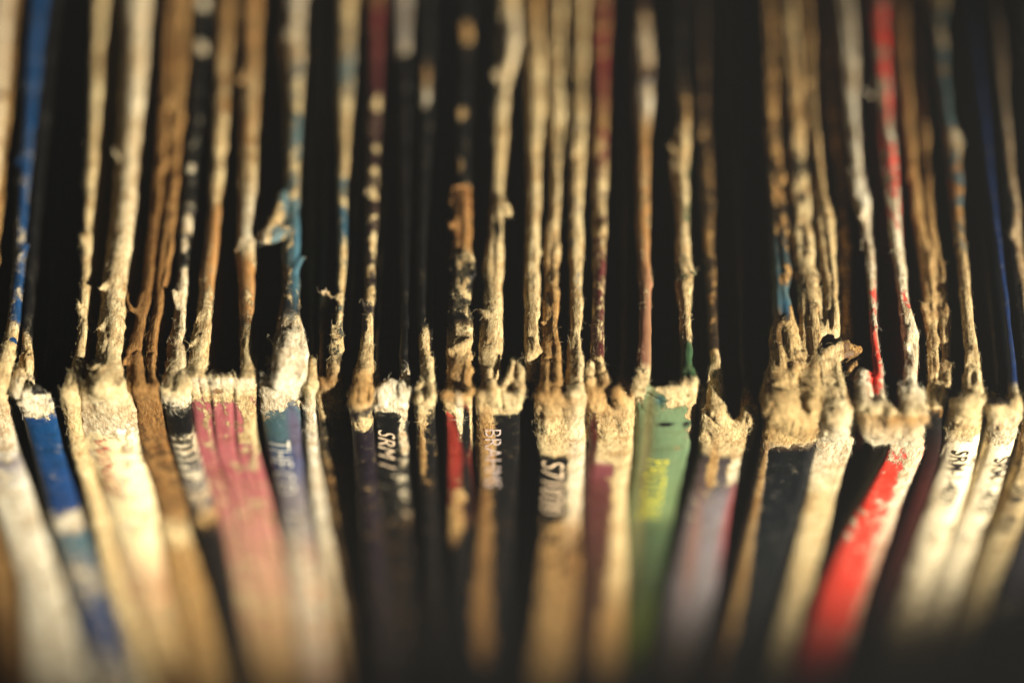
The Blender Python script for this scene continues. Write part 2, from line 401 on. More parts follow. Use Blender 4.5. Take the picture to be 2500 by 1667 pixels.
sleeve(label='teal and tan mottled sleeve with a hollow rust-brown corner', c=935, h=-.1,
  L=dict(p=[(0, 827, 864), (286, 824, 854), (440, 822, 846), (560, 824, 844), (700, 820, 838), (800, 818, 834), (860, 800, 834), (930, 778, 832)]),
  R=dict(p=[(0, 790, 803), (560, 786, 802), (690, 782, 806), (735, 780, 800), (860, 778, 790), (930, 776, 792)], h=-1.6),
  spine=[(935, 776, 832), (1000, 778, 848), (1100, 784, 856), (1213, 802, 876), (1425, 824, 896), (1667, 852, 920)],
  zL=[(0, TAN, .6, CREAM), (180, TEAL, .4, CREAM), (330, TAN, .7, CREAM), (420, TEAL, .48, CREAM), (560, (50, 92, 114), .4, CREAM), (620, TEAL, .65, CREAM), (860, BLACK, .55, CREAM), (930, BROWN, .9, KRAFT)],
  zR=[(0, BLACK, .05, TAN), (660, BLACK, .1, TAN), (700, BLACK, 1, WHITE), (735, BLACK, .1, TAN), (930, BROWN, .8, KRAFT)],
  zS=[(935, BROWN, .9, KRAFT), (985, BROWN, .95, CREAM), (1030, BLACK, .42, CREAM), (1130, BLACK, .5, TAN), (1250, DKBR, .55, TAN), (1400, DKBR, .3, TAN), (1500, DKBR, .4, TAN), (1667, BLACK, .1, BROWN)],
  add=[[(790, 715, .6, .6), (806, 722, .5, .4), (832, 722, .2, .4)]])

sleeve(label='black-maroon sleeve freckled white along its edge with a rounded tan corner', c=985, h=.1,
  L=dict(p=[(0, 900, 934), (286, 898, 926), (560, 892, 918), (700, 888, 916), (800, 882, 913), (870, 868, 912), (910, 850, 912), (980, 850, 908)]),
  R=dict(p=[(0, 872, 886), (560, 862, 876), (900, 846, 858)], h=-1.8, e=890),
  spine=[(985, 850, 908), (1010, 852, 908), (1100, 862, 912), (1213, 872, 922), (1425, 892, 944), (1667, 914, 962)], bulge=.6,
  zL=[(0, MAROON, .45, TAN), (60, MAROON, .25, TAN), (280, (58, 26, 30), .28, CREAM), (400, (40, 20, 24), .3, CREAM), (560, (40, 20, 24), .34, CREAM), (800, PURPLE, .42, CREAM), (872, TAN, .9, CREAM), (920, TAN, 1, TAN), (985, TAN, .95, TAN)],
  zR=[(0, BLACK, 0, TAN), (985, BLACK, .1, TAN)],
  zS=[(985, TAN, .9, TAN), (1000, PURPLE, .2, CREAM), (1040, PURPLE, .65, CREAM), (1058, PURPLE, .2, CREAM), (1250, PURPLE, .22, TAN), (1667, (20, 17, 18), .2, BROWN)],
  patch=[(912, 590, 8, 22, dict(wear=1.1)), (905, 800, 9, 24, dict(wear=1.1)), (914, 480, 8, 9, dict(wear=1)), (916, 415, 8, 8, dict(wear=.9)), (916, 360, 8, 9, dict(wear=1)), (905, 708, 9, 8, dict(wear=1)), (918, 255, 9, 14, dict(wear=.9))],
  add=[[(878, 915, .3, 1.2), (878, 955, .3, 1.3)]])

sleeve(label='black sleeve with slanted white letters and a chalk-white broken corner', c=965, h=-.7, notch=.1,
  L=dict(p=[(0, 944, 958), (560, 928, 942), (900, 916, 930), (960, 916, 932)], h=-1.6),
  R=dict(p=[(0, 960, 1002), (120, 968, 1000), (560, 980, 1000), (880, 976, 998), (960, 974, 1000)]),
  spine=[(965, 914, 1000), (1000, 914, 1001), (1100, 918, 998), (1213, 926, 1000), (1425, 942, 1006), (1667, 960, 1022)],
  zL=[(0, BLACK, 0, WHITE), (880, BLACK, .05, WHITE), (915, BLACK, .6, WHITE), (960, BLACK, 1, WHITE)], zR=[(0, BLACK, .5, OFFW), (120, BLACK, .1, OFFW), (870, BLACK, .02, WHITE), (915, BLACK, .7, WHITE), (960, BLACK, 1.1, WHITE)],
  zS=[(965, BLACK, 1.2, WHITE), (996, BLACK, .9, WHITE), (1008, BLACK, .1, WHITE), (1200, BLACK, .2, WHITE), (1280, BLACK, .32, BROWN), (1667, BLACK, .2, BROWN)],
  patch=[(986, 50, 26, 70, dict(wear=1.1, paper=(150, 148, 140))), (984, 1060, 10, 60, dict(wear=.75)), (984, 1170, 10, 80, dict(wear=.5)), (988, 985, 12, 40, dict(wear=1))],
  add=[[(928, 955, .2, .8), (955, 935, .5, .9), (985, 955, .5, 1.0)], [(930, 978, .3, .7), (965, 985, .5, .9), (990, 990, .3, .7)]], cut=[[(958, 968, 1.4, .5)]],
  text=[('SRM 1', 944, 1046, 1138, 41, (204, 180, 148), .3, .4)])

sleeve(label='narrow black sleeve whose cream core shows as a ragged ring at the corner', c=975, h=-.3,
  L=dict(p=[(0, 1030, 1056), (236, 1026, 1058), (560, 1018, 1040), (760, 1018, 1040), (811, 1022, 1048), (880, 1030, 1060), (970, 1014, 1060)]),
  R=dict(p=[(0, 1066, 1078), (560, 1052, 1064), (900, 1048, 1060)], h=-2.5, e=880),
  spine=[(975, 1012, 1062), (1000, 1012, 1062), (1100, 1016, 1064), (1213, 1022, 1066), (1425, 1034, 1074), (1667, 1046, 1084)],
  zL=[(0, BLACK, .1, OFFW), (560, BLACK, 0, CREAM), (770, BLACK, .05, CREAM), (830, BLACK, .4, CREAM), (930, BLACK, .6, CREAM), (970, BLACK, .8, CREAM)],
  zR=[(0, BLACK, 0, TAN), (900, BLACK, .05, TAN)],
  zS=[(975, BLACK, .9, CREAM), (1000, BLACK, .3, CREAM), (1140, BLACK, .25, TAN), (1230, BLACK, .2, BROWN), (1667, BLACK, .15, BROWN)],
  add=[[(1030, 818, .3, .32), (1036, 850, .4, .4), (1048, 890, .4, .45), (1055, 925, .4, .5)], [(1022, 945, .4, .45), (1034, 938, .7, .5), (1052, 945, .7, .45), (1056, 968, .7, .5), (1036, 984, .6, .4), (1022, 966, .4, .45)]], cut=[[(1038, 962, 1.1, .45)]],
  patch=[(1040, 195, 9, 40, dict(wear=.8, paper=TAN)), (1034, 240, 14, 24, dict(wear=1.1, paper=OFFW)), (1036, 850, 12, 50, dict(wear=1.2)), (1054, 930, 10, 40, dict(wear=1.1)), (1040, 945, 24, 30, dict(wear=1)), (1030, 1020, 9, 24, dict(wear=1)), (1030, 1100, 9, 50, dict(wear=1, paper=TAN))])

sleeve(label='torn sleeve with a bare brown core above and red and black halves on its spine', c=965, ply=0.5, h=.2,
  L=dict(p=[(0, 1122, 1150), (300, 1112, 1146), (452, 1104, 1150), (560, 1100, 1147), (640, 1096, 1150), (760, 1094, 1150), (820, 1084, 1156), (880, 1078, 1156), (960, 1074, 1156)]),
  R=None, spine=[(965, 1074, 1156), (1000, 1080, 1156), (1100, 1086, 1150), (1213, 1090, 1152), (1425, 1096, 1152), (1667, 1100, 1150)], bulge=.3,
  zL=[(0, BLACK, .05, CREAM), (446, BLACK, .1, CREAM), (458, KRAFT, 1.1, ORANGE), (606, KRAFT, 1.1, KRAFT), (626, BLACK, .5, CREAM), (780, BLACK, .38, CREAM), (835, TAN, .95, CREAM), (890, TAN, 1, TAN), (965, TAN, 1, TAN)],
  zS=[(965, TAN, 1.0, TAN), (1000, RED, .8, CREAM), (1020, (150, 52, 40), .2, CREAM), (1100, (176, 60, 46), .12, CREAM), (1230, (150, 56, 44), .3, TAN), (1290, BLACK, .3, TAN), (1330, BLACK, .05, BROWN), (1667, BLACK, .1, DKBR)],
  patch=[(1138, 80, 14, 26, dict(wear=.9, paper=TAN)), (1128, 275, 9, 14, dict(wear=.9, paper=TAN)), (1122, 400, 8, 16, dict(wear=.9, paper=TAN)), (1138, 1050, 16, 80, dict(wear=.08, print=BLACK)), (1140, 1200, 16, 100, dict(wear=.1, print=BLACK)), (1151, 1030, 4, 70, dict(wear=1.1)), (1122, 1010, 7, 50, dict(wear=1.1, paper=WHITE)), (1122, 1210, 14, 16, dict(wear=1.2)), (1112, 1260, 16, 24, dict(wear=1.1)), (1106, 1300, 14, 30, dict(wear=.9))],
  add=[[(1100, 500, .3, .22), (1106, 458, .5, .28), (1128, 458, .9, .4), (1152, 462, .7, .35), (1163, 492, .4, .18)], [(1128, 620, .6, .3), (1150, 634, .8, .35), (1158, 672, .5, .25)], [(1100, 850, .3, .8), (1125, 845, .6, .8), (1148, 832, .7, .4)], [(1090, 960, .5, .9), (1120, 975, .6, 1.0), (1148, 955, .5, .7)]],
  cut=[[(1118, 914, 1.6, .55), (1128, 908, 1.6, .45)], [(1136, 660, .9, .35), (1134, 700, .8, .3)]])

sleeve(label='sleeve with a thick cream left edge, folded triangular shred and black lettered spine', c=965, ply=0.4, fuzz=1.6, h=.5, notch=.2,
  L=dict(p=[(0, 1213, 1262), (90, 1212, 1266), (200, 1208, 1236), (286, 1206, 1234), (560, 1191, 1224), (720, 1177, 1227), (826, 1166, 1227), (880, 1163, 1222), (960, 1164, 1206)]),
  R=dict(p=[(0, 1289, 1319), (240, 1290, 1334), (280, 1292, 1326), (400, 1292, 1316), (560, 1288, 1315), (720, 1281, 1315), (860, 1279, 1317)], e=866),
  spine=[(965, 1162, 1268), (1000, 1164, 1270), (1100, 1166, 1268), (1213, 1168, 1262), (1425, 1146, 1246), (1667, 1124, 1240)],
  zL=[(0, CREAM, .9, CREAM), (60, CREAM, 1.1, WHITE), (300, TAN, .8, CREAM), (500, TAN, .8, CREAM), (620, CREAM, .9, CREAM), (965, CREAM, 1.1, CREAM)],
  zR=[(0, TAN, .8, TAN), (200, CREAM, .8, CREAM), (400, ORANGE, .7, CREAM), (600, CREAM, .95, CREAM), (866, CREAM, 1.1, CREAM)],
  zS=[(965, CREAM, 1.1, CREAM), (1003, CREAM, 1, CREAM), (1013, BLACK, 0, CREAM), (1200, BLACK, 0, TAN), (1667, BLACK, 0, BROWN)],
  patch=[(1186, 1090, 24, 100, dict(wear=1.1, paper=TAN)), (1184, 1290, 22, 120, dict(wear=.75, paper=BROWN)), (1176, 1500, 24, 130, dict(wear=.8, paper=BROWN)), (1216, 560, 9, 26, dict(wear=-.3, print=BLACK))],
  add=[[(1196, 905, .5, .7), (1204, 955, .6, .9), (1218, 985, .5, .6)], [(1206, 980, .6, .5), (1238, 930, .9, .45), (1254, 888, .9, .42), (1268, 905, .7, .4), (1272, 960, .5, .4), (1262, 985, .4, .4)], [(1212, 992, .4, .5), (1262, 994, .3, .45)], [(1218, 498, .4, .7), (1232, 504, .6, .65), (1240, 522, .5, .45)], [(1240, 925, .6, .35), (1262, 942, .5, .35)]],
  text=[('BRAHMS', 1204, 1044, 1184, 40, (170, 152, 142), .4, 0)])

sleeve(label='cream sleeve with two gnarled edges and large white numerals on a black band', c=970, ply=0.8, fuzz=1.6, h=.2, notch=.6,
  L=dict(p=[(0, 1340, 1376), (286, 1342, 1374), (400, 1348, 1368), (500, 1346, 1366), (540, 1338, 1364), (640, 1333, 1364), (720, 1327, 1364), (800, 1325, 1360), (900, 1322, 1366), (965, 1314, 1370)]),
  R=dict(p=[(0, 1399, 1430), (286, 1400, 1428), (500, 1394, 1424), (720, 1392, 1421), (800, 1390, 1420), (900, 1383, 1420), (965, 1382, 1428)]),
  spine=[(970, 1306, 1432), (1020, 1304, 1430), (1100, 1312, 1430), (1213, 1316, 1420), (1425, 1310, 1414), (1667, 1284, 1384)],
  zL=[(0, TAN, .8, CREAM), (400, BLACK, .7, CREAM), (560, TAN, .8, CREAM), (740, BLACK, .55, TAN), (965, TAN, .95, TAN)],
  zR=[(0, CREAM, .9, CREAM), (330, (110, 130, 150), .75, CREAM), (560, (120, 130, 150), .7, CREAM), (965, CREAM, 1, CREAM)],
  zS=[(970, TAN, 1, TAN), (1040, TAN, 1, CREAM), (1105, BLACK, .85, CREAM), (1122, BLACK, .05, CREAM), (1255, BLACK, .02, CREAM), (1270, BLACK, .45, TAN), (1340, DKBR, .55, TAN), (1667, TAN, .5, TAN)],
  patch=[(1408, 1160, 22, 140, dict(wear=1.25, paper=WHITE)), (1400, 1420, 16, 140, dict(wear=.5, paper=KRAFT))],
  add=[[(1340, 690, .4, .5), (1352, 705, .6, .55), (1360, 722, .5, .4)], [(1352, 790, .3, .35), (1362, 850, .4, .35), (1362, 930, .3, .45), (1372, 985, .4, .55)], [(1345, 985, .2, 1.2), (1340, 1050, .2, 1.1)], [(1400, 960, .3, .9), (1400, 1010, .4, 1.1), (1380, 1060, .2, 1.0)], [(1315, 790, .2, .16), (1328, 784, .2, .18)]],
  cut=[[(1382, 985, 1.2, .55), (1374, 1010, 1.6, .35)]],
  text=[('S71020', 1350, 1122, 1246, 54, (214, 188, 152), .2, .12)])

sleeve(label='maroon-edged sleeve with a split hollow tan corner left of the green spine', c=965, ply=0.5, h=-.1, notch=2.2,
  L=dict(p=[(0, 1450, 1484), (286, 1450, 1480), (560, 1447, 1478), (720, 1446, 1474), (860, 1443, 1474), (885, 1430, 1476), (960, 1430, 1480)]),
  R=dict(p=[(0, 1508, 1526), (560, 1514, 1536), (900, 1506, 1534), (960, 1496, 1540)], h=-2.6),
  spine=[(965, 1430, 1544), (1020, 1431, 1546), (1100, 1434, 1544), (1213, 1424, 1528), (1425, 1416, 1528), (1667, 1384, 1512)],
  zL=[(0, MAROON, .55, TAN), (60, (140, 48, 50), .42, TAN), (300, (130, 44, 46), .48, TAN), (470, MAROON, .6, CREAM), (580, MAROON, .5, CREAM), (860, (80, 28, 30), .45, CREAM), (890, BROWN, .9, CREAM), (960, BROWN, 1, TAN)],
  zR=[(0, (44, 32, 24), .1, BROWN), (880, (44, 32, 24), .1, BROWN), (940, BROWN, 1, TAN)],
  zS=[(965, BROWN, 1, TAN), (1060, KRAFT, .95, CREAM), (1115, CREAM, 1, CREAM), (1132, (140, 74, 78), .15, CREAM), (1200, (96, 52, 48), .1, TAN), (1400, (70, 44, 32), .15, TAN), (1667, (60, 40, 26), .2, BROWN)],
  patch=[(1520, 1160, 20, 130, dict(wear=1.2, paper=CREAM)), (1512, 1360, 24, 150, dict(wear=1.2, paper=CREAM)), (1496, 1580, 40, 120, dict(wear=1, paper=TAN)), (1446, 1080, 14, 80, dict(wear=.1, print=(84, 34, 26)))],
  add=[[(1440, 890, .4, .5), (1438, 930, .4, .6), (1450, 990, .3, .9)], [(1470, 895, .4, .5), (1478, 940, .4, .6), (1462, 995, .4, .8)], [(1505, 960, .6, .7), (1518, 985, .4, 1.1), (1525, 1040, .3, 1.2)], [(1490, 1010, .2, .8), (1480, 1060, .2, 1.2)]],
  cut=[[(1450, 920, 1.2, .5), (1446, 940, 1.2, .4)]])

sleeve(label='sleeve with a broad green spine, yellow lettering and an orange left edge', c=940, fuzz=1.6, h=.6, notch=.3,
  L=dict(p=[(0, 1556, 1578), (150, 1552, 1590), (250, 1548, 1590), (330, 1556, 1582), (560, 1552, 1586), (720, 1560, 1588), (880, 1556, 1590), (935, 1546, 1588)]),
  R=dict(p=[(0, 1655, 1669), (130, 1642, 1668), (280, 1660, 1686), (340, 1638, 1684), (400, 1636, 1676), (470, 1650, 1680), (540, 1650, 1680), (620, 1648, 1690), (690, 1650, 1690), (720, 1656, 1685), (800, 1662, 1686), (860, 1664, 1688), (935, 1656, 1702)]),
  spine=[(940, 1544, 1704), (1000, 1550, 1702), (1100, 1553, 1688), (1213, 1542, 1662), (1425, 1521, 1616), (1667, 1500, 1566)], bulge=.9,
  zL=[(0, (50, 30, 24), .3, TAN), (140, (60, 34, 26), .9, OFFW), (190, (60, 34, 26), .3, TAN), (250, OFFW, .9, OFFW), (310, ORANGE, .5, TAN), (560, ORANGE, .36, CREAM), (700, (170, 116, 84), .42, CREAM), (880, (176, 112, 90), .36, CREAM), (915, CREAM, 1, CREAM), (940, CREAM, .9, CREAM)],
  zR=[(0, BLACK, .15, TAN), (280, BLACK, .4, TAN), (330, DGREEN, .85, CREAM), (560, DGREEN, .72, CREAM), (690, DGREEN, .7, CREAM), (730, BLACK, .6, CREAM), (800, DGREEN, .9, CREAM), (850, DGREEN, .2, CREAM), (915, DGREEN, .1, CREAM), (935, CREAM, 1, CREAM)],
  zS=[(940, GREEN, .95, CREAM), (975, GREEN, .75, CREAM), (1000, GREEN, .22, CREAM), (1100, GREEN, .15, CREAM), (1240, (112, 134, 88), .16, CREAM), (1290, (74, 92, 62), .03, TAN), (1425, (54, 66, 40), .05, TAN), (1560, (88, 98, 30), .05, TAN), (1667, (70, 66, 34), .1, TAN)],
  patch=[(1608, 972, 18, 14, dict(wear=-.3, print=(60, 96, 90))), (1690, 1010, 12, 60, dict(wear=.8)), (1625, 1028, 20, 5, dict(wear=-.4, print=(26, 30, 24))), (1676, 1034, 10, 6, dict(wear=-.4, print=(30, 34, 28))), (1568, 1180, 14, 260, dict(wear=-.1, print=(132, 128, 84)))],
  add=[[(1556, 960, .3, 1.0), (1575, 950, .6, .6)], [(1640, 965, .4, .9), (1665, 960, .5, 1.0), (1690, 958, .4, .9)], [(1556, 905, .6, .4), (1578, 908, .9, .5)]],
  cut=[[(1568, 1070, .95, .16), (1605, 1082, 1.2, .22), (1655, 1087, 1.0, .2), (1684, 1078, .5, .16)], [(1570, 1122, .9, .16), (1605, 1138, 1.2, .22), (1645, 1144, 1.0, .2), (1672, 1136, .5, .16)]],
  text=[('PASTORAL', 1606, 1112, 1262, 54, (190, 182, 60), .22, -.12)])

sleeve(label='lilac-grey sleeve with a cream U-shaped corner right of the green spine', c=1005, h=-2.6, notch=1.8,
  L=dict(p=[(0, 1704, 1720), (280, 1706, 1726), (560, 1716, 1742), (720, 1722, 1748), (850, 1730, 1756), (870, 1734, 1758), (960, 1726, 1768), (1000, 1722, 1774)]),
  R=dict(p=[(0, 1790, 1804), (560, 1798, 1814), (900, 1804, 1822), (1000, 1808, 1846)], h=-.8),
  spine=[(1005, 1716, 1850), (1060, 1714, 1850), (1100, 1710, 1838), (1213, 1682, 1802), (1425, 1636, 1766), (1667, 1590, 1690)], bulge=.6,
  zL=[(0, (48, 36, 24), .1, TAN), (280, (58, 42, 26), .4, TAN), (560, (40, 30, 22), .5, TAN), (660, (40, 30, 22), .35, TAN), (850, (40, 30, 22), .3, TAN), (862, CREAM, 1.1, CREAM), (1000, CREAM, 1.1, CREAM)],
  zR=[(0, (48, 36, 24), .1, BROWN), (930, (48, 36, 24), .1, BROWN), (975, CREAM, 1, TAN), (1000, CREAM, 1.1, CREAM)],
  zS=[(1005, CREAM, 1.1, CREAM), (1095, CREAM, 1.1, CREAM), (1115, (70, 62, 62), .12, CREAM), (1180, (92, 84, 84), .05, CREAM), (1213, GREY, .2, OFFW), (1425, (140, 132, 132), .15, OFFW), (1560, (96, 88, 84), .05, OFFW), (1667, DKBR, .05, OFFW)],
  patch=[(1800, 1150, 24, 34, dict(wear=1.3, paper=WHITE)), (1738, 1140, 14, 60, dict(wear=.9, paper=TAN)), (1780, 1290, 14, 110, dict(wear=-.2, print=(176, 84, 84))), (1690, 1330, 14, 130, dict(wear=.3, print=(150, 112, 100)))],
  add=[[(1744, 1000, .2, .9), (1770, 1030, .3, .9)], [(1822, 1000, .6, .6), (1834, 1030, .4, .9)]],
  cut=[[(1722, 1092, .9, .12), (1760, 1112, 1.0, .18), (1806, 1122, .9, .16)]])

sleeve(label='ragged fuzzy sleeve with a blue-black spine and cream frayed left border', c=1010, ply=1, fuzz=2.2, h=-.2, notch=.3,
  L=dict(p=[(0, 1864, 1888), (286, 1872, 1897), (560, 1880, 1920), (730, 1886, 1934), (800, 1880, 1945), (870, 1870, 1954), (950, 1866, 1956), (1005, 1862, 1956)]),
  R=dict(p=[(0, 1914, 1940), (286, 1925, 1962), (560, 1936, 1984), (650, 1942, 1994), (760, 1948, 2002), (860, 1952, 2006), (1005, 1942, 2012)]),
  spine=[(1010, 1862, 1990), (1060, 1866, 1980), (1106, 1860, 1972), (1213, 1838, 1952), (1425, 1796, 1880), (1667, 1742, 1806)],
  zL=[(0, (60, 48, 28), .7, TAN), (300, BLACK, .62, TAN), (560, BLACK, .48, TAN), (740, TEAL, .4, TAN), (770, BROWN, .8, LT), (1005, DKBR, .85, LT)],
  zR=[(0, TAN, .7, CREAM), (280, (60, 70, 60), .6, TAN), (420, BLACK, .52, CREAM), (600, DKBR, .65, CREAM), (1005, DKBR, .85, LT)],
  zS=[(1010, DKBR, .85, LT), (1075, DKBR, .9, LT), (1100, (12, 15, 18), .06, OFFW), (1250, (14, 19, 24), .08, OFFW), (1425, (20, 24, 26), 0, TAN), (1667, (20, 20, 18), .05, TAN)],
  patch=[(1852, 1200, 9, 140, dict(wear=.9, paper=TAN)), (1808, 1420, 14, 150, dict(wear=.9, paper=TAN)), (1760, 1600, 14, 110, dict(wear=.8, paper=BROWN)), (1918, 755, 9, 26, dict(wear=-.3, print=(50, 92, 116))), (1880, 600, 14, 200, dict(wear=-.1))],
  add=[[(1900, 796, 0, .5), (1918, 784, .2, .55), (1932, 815, .1, .5)], [(1900, 900, -1.0, 1.6), (1890, 960, -1.2, 2.0), (1905, 1020, -1.4, 2.6), (1950, 1045, -1.4, 2.6)], [(1975, 900, -1.0, 1.5), (1985, 980, -1.2, 2.0), (1975, 1050, -1.2, 2.2)], [(1930, 965, .4, .3), (1942, 992, .6, .32), (1924, 1018, .7, .32), (1936, 1046, .6, .3)], [(1972, 985, .5, .3), (1982, 1006, .5, .32)]],
  cut=[[(1926, 900, .9, .4), (1930, 930, .9, .4)]])

sleeve(label='cream sleeve with a bright worn corner bulge beside the blue-black spine', c=1000, ply=0.9, fuzz=1.8, h=-.2, notch=.6,
  L=dict(p=[(0, 1956, 1974), (286, 1974, 1994), (440, 1990, 2012), (560, 1996, 2034), (720, 2011, 2046), (811, 2003, 2046)], e=812, h=.1),
  R=dict(p=[(0, 2002, 2034), (100, 2004, 2044), (286, 2022, 2052), (400, 2042, 2062), (600, 2052, 2072), (800, 2056, 2078), (995, 2062, 2092)], h=-1.4),
  spine=[(1000, 1998, 2092), (1060, 1990, 2094), (1106, 1980, 2080), (1213, 1965, 2030), (1298, 1943, 2008), (1425, 1918, 1992), (1667, 1863, 1958)],
  zL=[(0, TAN, .9, TAN), (812, TAN, 1, CREAM)], zR=[(0, DKBR, .4, TAN), (995, DKBR, .6, TAN)],
  zS=[(1000, CREAM, 1, CREAM), (1100, CREAM, 1.1, WHITE), (1213, CREAM, .8, CREAM), (1667, TAN, .7, CREAM)],
  add=[[(2004, 890, -.2, 1.2), (2034, 866, 0, 1.2), (2066, 854, 0, 1.1), (2092, 850, 0, .9)], [(2004, 874, .6, .5), (2030, 852, .8, .55), (2064, 842, .8, .5)], [(2024, 890, -1.2, 1.6), (2036, 940, -1.2, 2.0), (2044, 1000, -1.0, 2.3), (2040, 1060, -.8, 2.5)], [(2044, 890, .2, .4), (2052, 940, .3, .45), (2064, 985, .4, .5)], [(2068, 960, -.8, 1.2), (2078, 1010, -.8, 1.4)], [(2000, 700, -.2, .2), (2004, 850, .1, .25), (2012, 960, .4, .28), (2018, 1030, .6, .3)], [(2090, 885, .4, .25), (2074, 905, .4, .3)]],
  patch=[(2050, 1060, 40, 50, dict(wear=1.2, paper=WHITE))])

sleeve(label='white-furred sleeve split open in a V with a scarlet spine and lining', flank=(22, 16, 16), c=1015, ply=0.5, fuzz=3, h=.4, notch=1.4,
  L=dict(p=[(0, 2041, 2076), (286, 2060, 2088), (420, 2068, 2100), (490, 2080, 2122), (540, 2096, 2116), (647, 2111, 2130), (790, 2116, 2134), (870, 2122, 2144), (950, 2132, 2156), (1010, 2150, 2176)]),
  R=dict(p=[(0, 2125, 2156), (286, 2141, 2170), (560, 2166, 2194), (647, 2180, 2206), (720, 2188, 2212), (808, 2196, 2238), (897, 2200, 2234), (970, 2190, 2224), (1010, 2186, 2240)]),
  spine=[(1015, 2150, 2246), (1060, 2172, 2258), (1100, 2168, 2264), (1213, 2108, 2212), (1298, 2062, 2180), (1425, 2008, 2131), (1553, 1964, 2086), (1667, 1928, 2048)], bulge=.4,
  zL=[(0, GREY, .9, OFFW), (560, RED, .8, OFFW), (780, RED, .6, OFFW), (820, RED, .42, WHITE), (950, RED, .7, WHITE), (1010, TAN, 1, CREAM)],
  zR=[(0, RED, .42, OFFW), (90, RED, .4, OFFW), (200, RED, .6, OFFW), (420, RED, .52, OFFW), (620, RED, .75, WHITE), (820, RED, .72, WHITE), (950, RED, .9, WHITE), (1010, TAN, 1, CREAM)],
  zS=[(1015, TAN, 1, TAN), (1075, TAN, .9, WHITE), (1100, RED, .6, WHITE), (1150, RED, .22, WHITE), (1250, RED, .38, WHITE), (1425, RED, .25, WHITE), (1667, (190, 60, 44), .2, WHITE)],
  patch=[(2110, 500, 18, 26, dict(wear=1.2)), (2132, 225, 20, 24, dict(wear=1.2)), (2130, 870, 9, 70, dict(wear=-.4, print=RED)), (2232, 1120, 16, 60, dict(wear=1.2, paper=WHITE)), (2206, 1200, 17, 80, dict(wear=1.2, paper=WHITE)), (2176, 1290, 20, 90, dict(wear=.9, print=(214, 120, 100), paper=WHITE)), (2140, 1380, 20, 90, dict(wear=.8, print=(214, 130, 106), paper=(232, 190, 160))), (2110, 1520, 26, 90, dict(wear=1, paper=(226, 170, 140)))],
  add=[[(2098, 500, .6, .8), (2112, 506, .9, .6), (2100, 530, .6, .6)], [(2126, 232, .4, .6), (2108, 228, .8, .5)], [(2222, 808, .5, .8), (2215, 845, .4, .7)],
       [(2108, 910, -.4, 1.3), (2112, 980, -.3, 1.6), (2124, 1040, -.2, 1.6), (2136, 1078, 0, 1.1)], [(2138, 990, -.2, 1.4), (2150, 1040, 0, 1.6), (2164, 1072, 0, 1.2)], [(2176, 1015, -.1, 1.3), (2188, 1050, 0, 1.5), (2200, 1075, 0, 1.1)], [(2216, 950, -.2, 1.5), (2222, 1010, 0, 1.6), (2222, 1062, 0, 1.4)], [(2243, 950, -.4, 1.2), (2248, 1010, -.1, 1.3)], [(2150, 985, .7, .55), (2178, 1006, .9, .55), (2196, 1022, .9, .5)]])

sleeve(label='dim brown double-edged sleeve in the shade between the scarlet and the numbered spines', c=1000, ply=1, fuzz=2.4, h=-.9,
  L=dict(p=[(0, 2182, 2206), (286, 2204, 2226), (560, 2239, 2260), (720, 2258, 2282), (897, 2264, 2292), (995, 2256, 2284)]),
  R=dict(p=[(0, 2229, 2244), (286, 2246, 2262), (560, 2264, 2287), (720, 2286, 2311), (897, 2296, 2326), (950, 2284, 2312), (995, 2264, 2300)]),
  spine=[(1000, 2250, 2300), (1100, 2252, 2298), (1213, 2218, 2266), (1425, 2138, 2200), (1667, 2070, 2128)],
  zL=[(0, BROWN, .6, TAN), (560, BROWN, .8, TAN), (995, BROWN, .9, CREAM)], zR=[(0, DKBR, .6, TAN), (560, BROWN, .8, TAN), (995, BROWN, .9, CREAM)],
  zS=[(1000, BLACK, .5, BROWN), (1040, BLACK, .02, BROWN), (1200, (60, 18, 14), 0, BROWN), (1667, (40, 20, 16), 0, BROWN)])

sleeve(label='teal-flecked sleeve, first of the cream spines numbered in thin black figures', c=985, h=.3,
  L=dict(p=[(0, 2270, 2314), (60, 2279, 2302), (286, 2303, 2323), (330, 2309, 2346), (400, 2312, 2346), (540, 2330, 2355), (720, 2346, 2372), (860, 2356, 2394), (968, 2342, 2411)]),
  R=None, spine=[(985, 2322, 2411), (1020, 2312, 2405), (1106, 2301, 2386), (1213, 2271, 2360), (1425, 2203, 2288), (1667, 2131, 2212)], bulge=.7,
  zL=[(0, CREAM, .9, CREAM), (30, TEAL, .3, CREAM), (280, TEAL, .42, TAN), (340, TEAL, .55, CREAM), (420, TEAL, .5, ORANGE), (560, TEAL, .6, TAN), (690, TAN, .9, CREAM), (985, CREAM, 1, CREAM)],
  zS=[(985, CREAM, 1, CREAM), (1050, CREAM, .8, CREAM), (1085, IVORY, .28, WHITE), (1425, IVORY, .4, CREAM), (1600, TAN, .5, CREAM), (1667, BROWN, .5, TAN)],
  patch=[(2332, 335, 14, 16, dict(wear=1.2, paper=WHITE)), (2304, 90, 14, 26, dict(wear=1, paper=WHITE))],
  add=[[(2360, 985, .2, 1.6), (2350, 1030, .2, 1.7)]], cut=[[(2354, 982, 1.9, .3), (2366, 985, 1.9, .3)]],
  text=[('SRM-1-4039', 2347, 1092, 1224, 38, (30, 24, 20), -.3, 0)])

